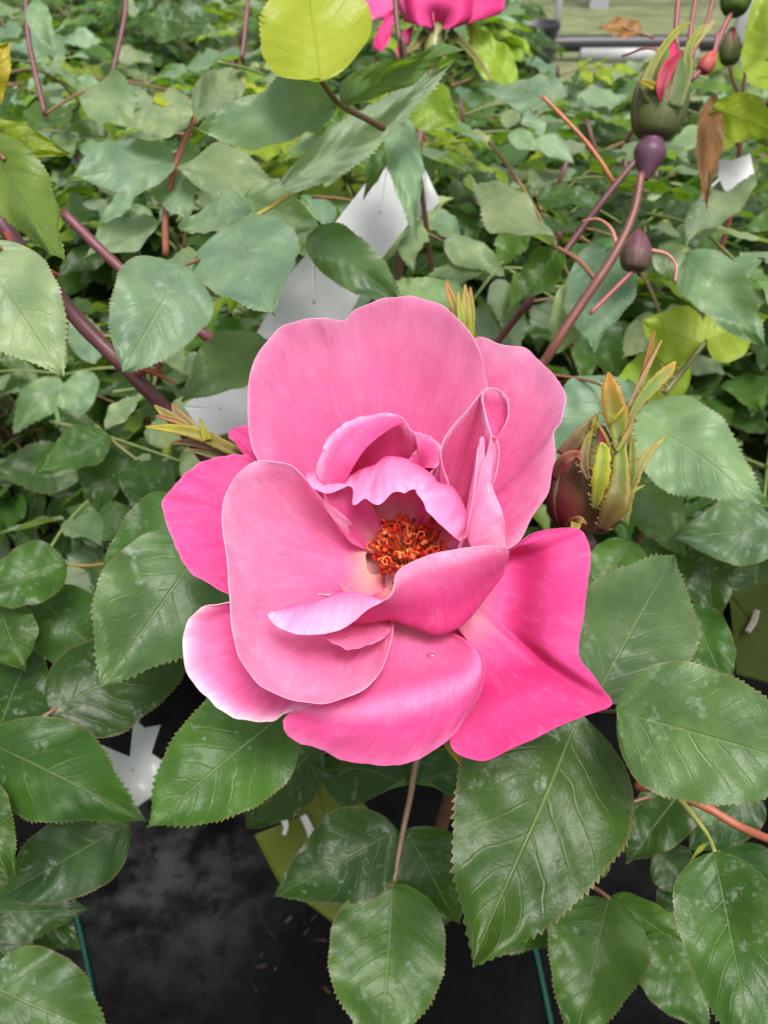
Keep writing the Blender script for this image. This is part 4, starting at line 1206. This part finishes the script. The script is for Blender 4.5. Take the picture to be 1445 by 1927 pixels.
# small purple side bud
d = .35
sb = bud(right_b, (1192, 510, d), (1205, 432, d), 52, None, 0, 'small round purple bud hanging from a curled pink stalk', [(.10, .09, .05), (.15, .05, .08)], petal_col=(.12, .05, .07), phase=.2)
cane(right_b, [(1160, 460, .338), (1150, 430, .34), (1125, 412, .345), (1095, 416, .35)], (8, 6, 4), (.42, .16, .12), name='stipule')
cane(right_b, [(1225, 470, d), (1255, 478, d), (1272, 500, d), (1270, 530, d)], (7, 6, 5), (.40, .17, .14), name='stipule')
cane(right_b, [(1190, 510, d), (1160, 540, d), (1110, 590, d)], (8, 8), (.3, .08, .08), name='stalk')

# small buds on stalks, top right corner
for pts, wds in (([(1280, 130, .42), (1272, 60, .42), (1278, -20, .42)], (10, 10)), ([(1295, 110, .43), (1300, 50, .43), (1312, -20, .43)], (9, 9)), ([(1300, 110, .44), (1330, 40, .44), (1345, -20, .44)], (8, 8)),
                 ([(1395, 190, .45), (1378, 150, .45), (1372, 120, .45)], (6, 6)), ([(1397, 190, .45), (1400, 150, .45), (1408, 110, .45)], (6, 6)), ([(1340, 110, .44), (1362, 50, .44), (1385, 10, .44)], (11, 9)), ([(1300, 150, .43), (1340, 105, .43), (1350, 60, .43)], (9, 8)), ([(1396, 185, .45), (1390, 300, .46), (1370, 420, .5), project((.2, .5, .15)), project((.2, .5, .01))], (9, 11)), ([(1282, 120, .42), (1225, 90, .42), (1170, 105, .43)], (6, 4))):
    cane(bud_b, pts, wds, (.20, .06, .06), name='stalk')
bud(bud_b, (1372, 120, .45), (1378, 50, .45), 34, None, 0, None, [SG, (.2, .16, .08)], phase=.1)
bud(bud_b, (1408, 110, .45), (1430, 45, .45), 34, None, 0, None, [SG, (.2, .12, .1)], phase=.8)
bud(bud_b, (1380, 25, .44), (1396, -60, .44), 52, None, 0, None, [SG, SG], phase=.5)
bud(bud_b, (1320, 135, .43), (1345, 95, .43), 26, None, 0, None, [(.35, .06, .07), (.5, .12, .08)], phase=.5)
g = leaf_group(bud_b, [(1480, 120, .40), (1440, 110, .40)], (6, 4), BROWN)
hero(g, (1465, 175, .40), (1440, -10, .41), 110, (.17, .26, .012), 5, flip=True)
g = leaf_group(bud_b, [(1230, 70, .5), (1200, 60, .5), (1170, 50, .5)], (6, 4), BROWN)
hero(g, (1205, 58, .5), (1130, 44, .5), 34, (.22, .10, .02), 20)

# stalks at top left and centre
cane(left_b, [(85, 215, .5), (65, 130, .5), (52, 60, .5), (48, -20, .5)], (10, 10, 9), PURPLE)
cane(left_b, [(212, 135, .6), (225, 80, .6), (236, 20, .6), (236, -20, .6)], (9, 9), PURPLE)
cane(left_b, [(455, 110, .6), (462, 50, .6), (468, -20, .6)], (9, 9), PURPLE)
cane(top_b, [project((.06, .50, .01)), project((.05, .47, .25)), (770, 170, .40), (757, 110, .40), (748, 50, .40), (742, -20, .40)], (10, 10, 10), (.10, .045, .035))
g = leaf_group(left_b, [(85, 215, .5), (130, 185, .5), (185, 160, .5)], (6, 5), BROWN)
hero(g, (180, 160, .5), (240, 225, .48), 100, GREY, 20)
hero(g, (60, 0, .42), (95, 85, .42), 45, GREY, 20)
hero(g, (110, 200, .52), (60, 240, .5), 80, GREEN, 20)

# second bloom at the top edge
d = .50
def PN(net): return np.asarray(net, float)
def far_petal(parent, outline, base, cols, sag_d=.004, seed=0):
    b = np.array(base, float); o = np.array(outline, float)
    net = [b + (o - b) * .05]
    for t in (.35, .7):
        q = b + (o - b) * t; q[:, 2] -= sag_d * 4 * t * (1 - t); net.append(q)
    net.append(o)
    a = spline(spline(np.array(net), 6, 0), 4, 1)
    r, c = a.shape[:2]
    U, V = np.meshgrid(np.linspace(0, 1, c), np.linspace(0, 1, r))
    a[..., 2] += .0012 * wave(U, V, seed) * V
    m = MB(); cc = np.stack([np.interp(V, [0, .6, .92, 1], [x[i] for x in cols]) for i in range(3)], -1)
    m.grid(PA(a), np.stack([U, V], -1), cc)
    return m.build('petal', M['petal'], parent, solid=.0004)
m = MB(); a = P(822, 52, d)
axf = P(830, 0, d) - a; axf /= np.linalg.norm(axf)
m.lathe(a, axf, [(.0005, -.026), (.004, -.022), (.0062, -.012), (.0055, -.002), (.004, .002)], 18, 0, (.17, .19, .07))
st = spline([a - axf * .024, a - axf * .06, a - axf * .16 + np.array([.0, .02, -.05]), np.array([a[0], a[1] + .03, .01])], 6)
m.tube(st, np.linspace(.002, .003, len(st)), 8, 0, (.14, .06, .05))
fb = m.build('rose_bloom', M['stem'], far_b)
fb['label'] = 'second pink rose bloom cut off by the top edge'
CB = [SOFT, MIDP, MIDP, PALE]; CD = [MIDP, DEEP, DEEP, MIDP]
far_petal(fb, [(760, 40, d), (752, 0, d), (745, -60, d), (790, -90, d), (850, -90, d), (900, -60, d), (905, -10, d), (895, 30, d), (860, 50, d)], (825, 55, d), CD, .016, 1)
far_petal(fb, [(800, 50, d - .004), (765, 30, d - .004), (750, -20, d - .004), (780, -60, d - .006), (812, -30, d - .008), (812, 20, d - .008), (818, 50, d - .006)], (818, 55, d), CB, .006, 2)
far_petal(fb, [(860, 48, d - .002), (885, 35, d - .002), (890, -20, d - .002), (930, -40, d - .004), (950, 0, d - .004), (940, 25, d - .002), (900, 32, d - .002)], (850, 52, d), CD, .006, 3)
far_petal(fb, [(740, 30, d), (735, 18, d - .002), (712, 22, d - .004), (690, 40, d - .004), (680, 20, d - .002), (678, -20, d), (700, -60, d), (745, -40, d)], (760, 20, d + .004), CB, .004, 4)
far_petal(fb, [(742, 20, d - .003), (740, 45, d - .004), (730, 80, d - .004), (715, 96, d - .004), (702, 85, d - .004), (712, 55, d - .004), (728, 25, d - .003)], (745, 10, d), CD, .003, 5)
far_petal(fb, [(775, 50, d + .004), (768, 80, d + .004), (756, 105, d + .002), (750, 112, d + .002), (745, 95, d + .002), (755, 60, d + .003)], (780, 45, d + .004), CD, .003, 6)
for pts in ([(800, 60, d - .004), (780, 85, d - .008), (745, 105, d - .01)], [(845, 58, d - .004), (875, 85, d - .008), (905, 120, d - .01), (925, 150, d - .01)], [(830, 60, d - .005), (832, 95, d - .008), (838, 110, d - .008)]):
    ribbon_obj(fb, pts, (14, 12, 3), SG, (.40, .34, .12))
g = leaf_group(far_b, [(850, 160, .50), (880, 150, .52), (900, 140, .52)], (6, 4), BROWN)
hero(g, (965, 165, .5), (880, 45, .5), 66, (.17, .27, .012), 15, flip=True)
hero(g, (1040, 190, .41), (900, 150, .43), 70, GREY, 20, .3, .1, .05)

# ------------------------------------------------------------------ tags
def sheet(outline, centre, name, mat, label, cat, group=None, solid=.0004, print_=None, crease=.004, seed=0):
    b = np.array(centre, float); o = np.array(outline + outline[:1], float)
    net = np.array([b + (o - b) * t for t in (.02, .35, .7, 1.0)])
    U, V = np.meshgrid(np.linspace(0, 1, 7 * (len(o) - 1) + 1), np.linspace(0, 1, 16))
    rows = np.array([[net[:, j, :] for j in range(len(o))]])[0].transpose(1, 0, 2)
    t = np.linspace(0, len(o) - 1, U.shape[1]); i0 = np.clip(t.astype(int), 0, len(o) - 2); fr = (t - i0)[:, None]
    ring = o[i0] * (1 - fr) + o[i0 + 1] * fr
    g = b + (ring - b)[None] * np.linspace(.02, 1, 16)[:, None, None]
    flat = np.linalg.lstsq(np.c_[o[:, :2], np.ones(len(o))], o[:, 2], rcond=None)[0]
    g[..., 2] = g[..., 0] * flat[0] + g[..., 1] * flat[1] + flat[2]
    g[..., 2] += crease * (np.sin((g[..., 0] * .021 + g[..., 1] * .013) + seed) + .15 * np.sin(g[..., 0] * .05 - g[..., 1] * .04 + seed * 2))
    m = MB(); m.grid(PA(g))
    return tag(m.build(name, mat, None, solid=solid), label, cat, group)
G_ = 'white plastic tags among the bushes'
sheet([(735, 282, .43), (762, 330, .44), (778, 385, .43), (778, 412, .42), (745, 452, .42), (718, 488, .42), (680, 446, .42), (620, 432, .41), (672, 365, .42)], (715, 400, .425), 'plant_tag', M['white'], 'white tag partly hidden behind the long hanging dark leaf above the bloom', 'plant tag', G_, seed=1)
sheet([(800, 318, .45), (828, 378, .45), (800, 412, .45), (772, 420, .45), (780, 360, .45)], (798, 380, .45), 'plant_tag', M['white'], 'small white tag corner right of the hanging dark leaf', 'plant tag', G_, seed=2)
sheet([(592, 462, .36), (640, 492, .36), (684, 545, .355), (652, 606, .36), (600, 650, .37), (470, 650, .37), (505, 585, .365), (540, 520, .36)], (590, 570, .36), 'plant_tag', M['white'], 'broad white tag touching the top left rim of the bloom', 'plant tag', G_, seed=3)
sheet([(345, 765, .40), (380, 735, .40), (470, 700, .39), (480, 800, .39), (430, 815, .40), (385, 830, .40)], (415, 770, .395), 'plant_tag', M['white'], 'pale grey white tag above the green sepals at left', 'plant tag', G_, seed=4)
sheet([(158, 1378, .34), (180, 1398, .34), (245, 1425, .345), (252, 1352, .35), (272, 1370, .35), (302, 1365, .35), (285, 1418, .345), (318, 1440, .34), (300, 1490, .34), (250, 1525, .335), (215, 1470, .335)], (250, 1450, .34), 'plant_tag', M['white'], 'crumpled white tag with forked ends lying low at left', 'plant tag', G_, seed=5, crease=.008)
sheet([(1352, 300, .44), (1375, 302, .44), (1412, 288, .44), (1420, 330, .44), (1416, 355, .44), (1385, 370, .445), (1362, 358, .44), (1350, 330, .44)], (1385, 330, .435), 'plant_tag', M['white'], 'small white tag with a thin tie at right', 'plant tag', G_, seed=6)
o = [x for x in bpy.data.objects if x.name.startswith('plant_tag')][-1]
m = MB(); m.tube(spline(PA([(1355, 335, .44), (1335, 355, .44), (1300, 400, .45)]), 6), .0008, 6); tie = m.build('tie', M['white'], o)
lt = sheet([(585, 1420, .40), (665, 1490, .40), (760, 1600, .40), (730, 1650, .40), (632, 1742, .40), (522, 1658, .40), (478, 1572, .40), (560, 1540, .40)], (620, 1580, .40), 'label_card', M['lime'], 'lime green label card with white print behind the lower leaves', 'label card', 'lime green label cards', crease=.003)
for pts, wd in (([(570, 1535, .3955), (582, 1560, .3955), (588, 1582, .3955)], (13, 15, 13)), ([(534, 1542, .3955), (538, 1556, .3955), (534, 1572, .3955)], (14, 10, 8)), ([(738, 1612, .3955), (728, 1635, .3955), (722, 1652, .3955)], (20, 24, 20))):
    m = MB(); ribbon(m, pts, wd, (1, 1, 1), (1, 1, 1), fold=0); m.build('print_mark', M['print'], lt, solid=.0002)
M['shaded_lime'] = plain('shaded_lime_plastic', (.020, .030, .003), .7, .12, 50, .3, .0004, .1)  # darker copy of the lime colour, the card's shade put into it
lt = sheet([(1372, 1120, .38), (1450, 1090, .38), (1480, 1180, .38), (1460, 1290, .38), (1385, 1270, .38)], (1425, 1190, .38), 'label_card', M['shaded_lime'], 'shaded lime green label card at the right edge', 'label card', 'lime green label cards', crease=.003)
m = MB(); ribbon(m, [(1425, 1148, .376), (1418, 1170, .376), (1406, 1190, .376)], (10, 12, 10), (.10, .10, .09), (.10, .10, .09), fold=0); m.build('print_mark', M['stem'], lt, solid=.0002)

# ------------------------------------------------------------------ put each bush's empty at its foot
for root, base in ((main, (.03, .22, 0)), (left_b, (-.12, .33, 0)), (right_b, (.03, .41, 0)), (top_b, (.06, .50, 0)), (far_b, (.04, .55, 0)), (bud_b, (.2, .5, 0))):
    b = Vector(base)
    for ch in root.children:
        ch.location = ch.location - b
    root.location = b
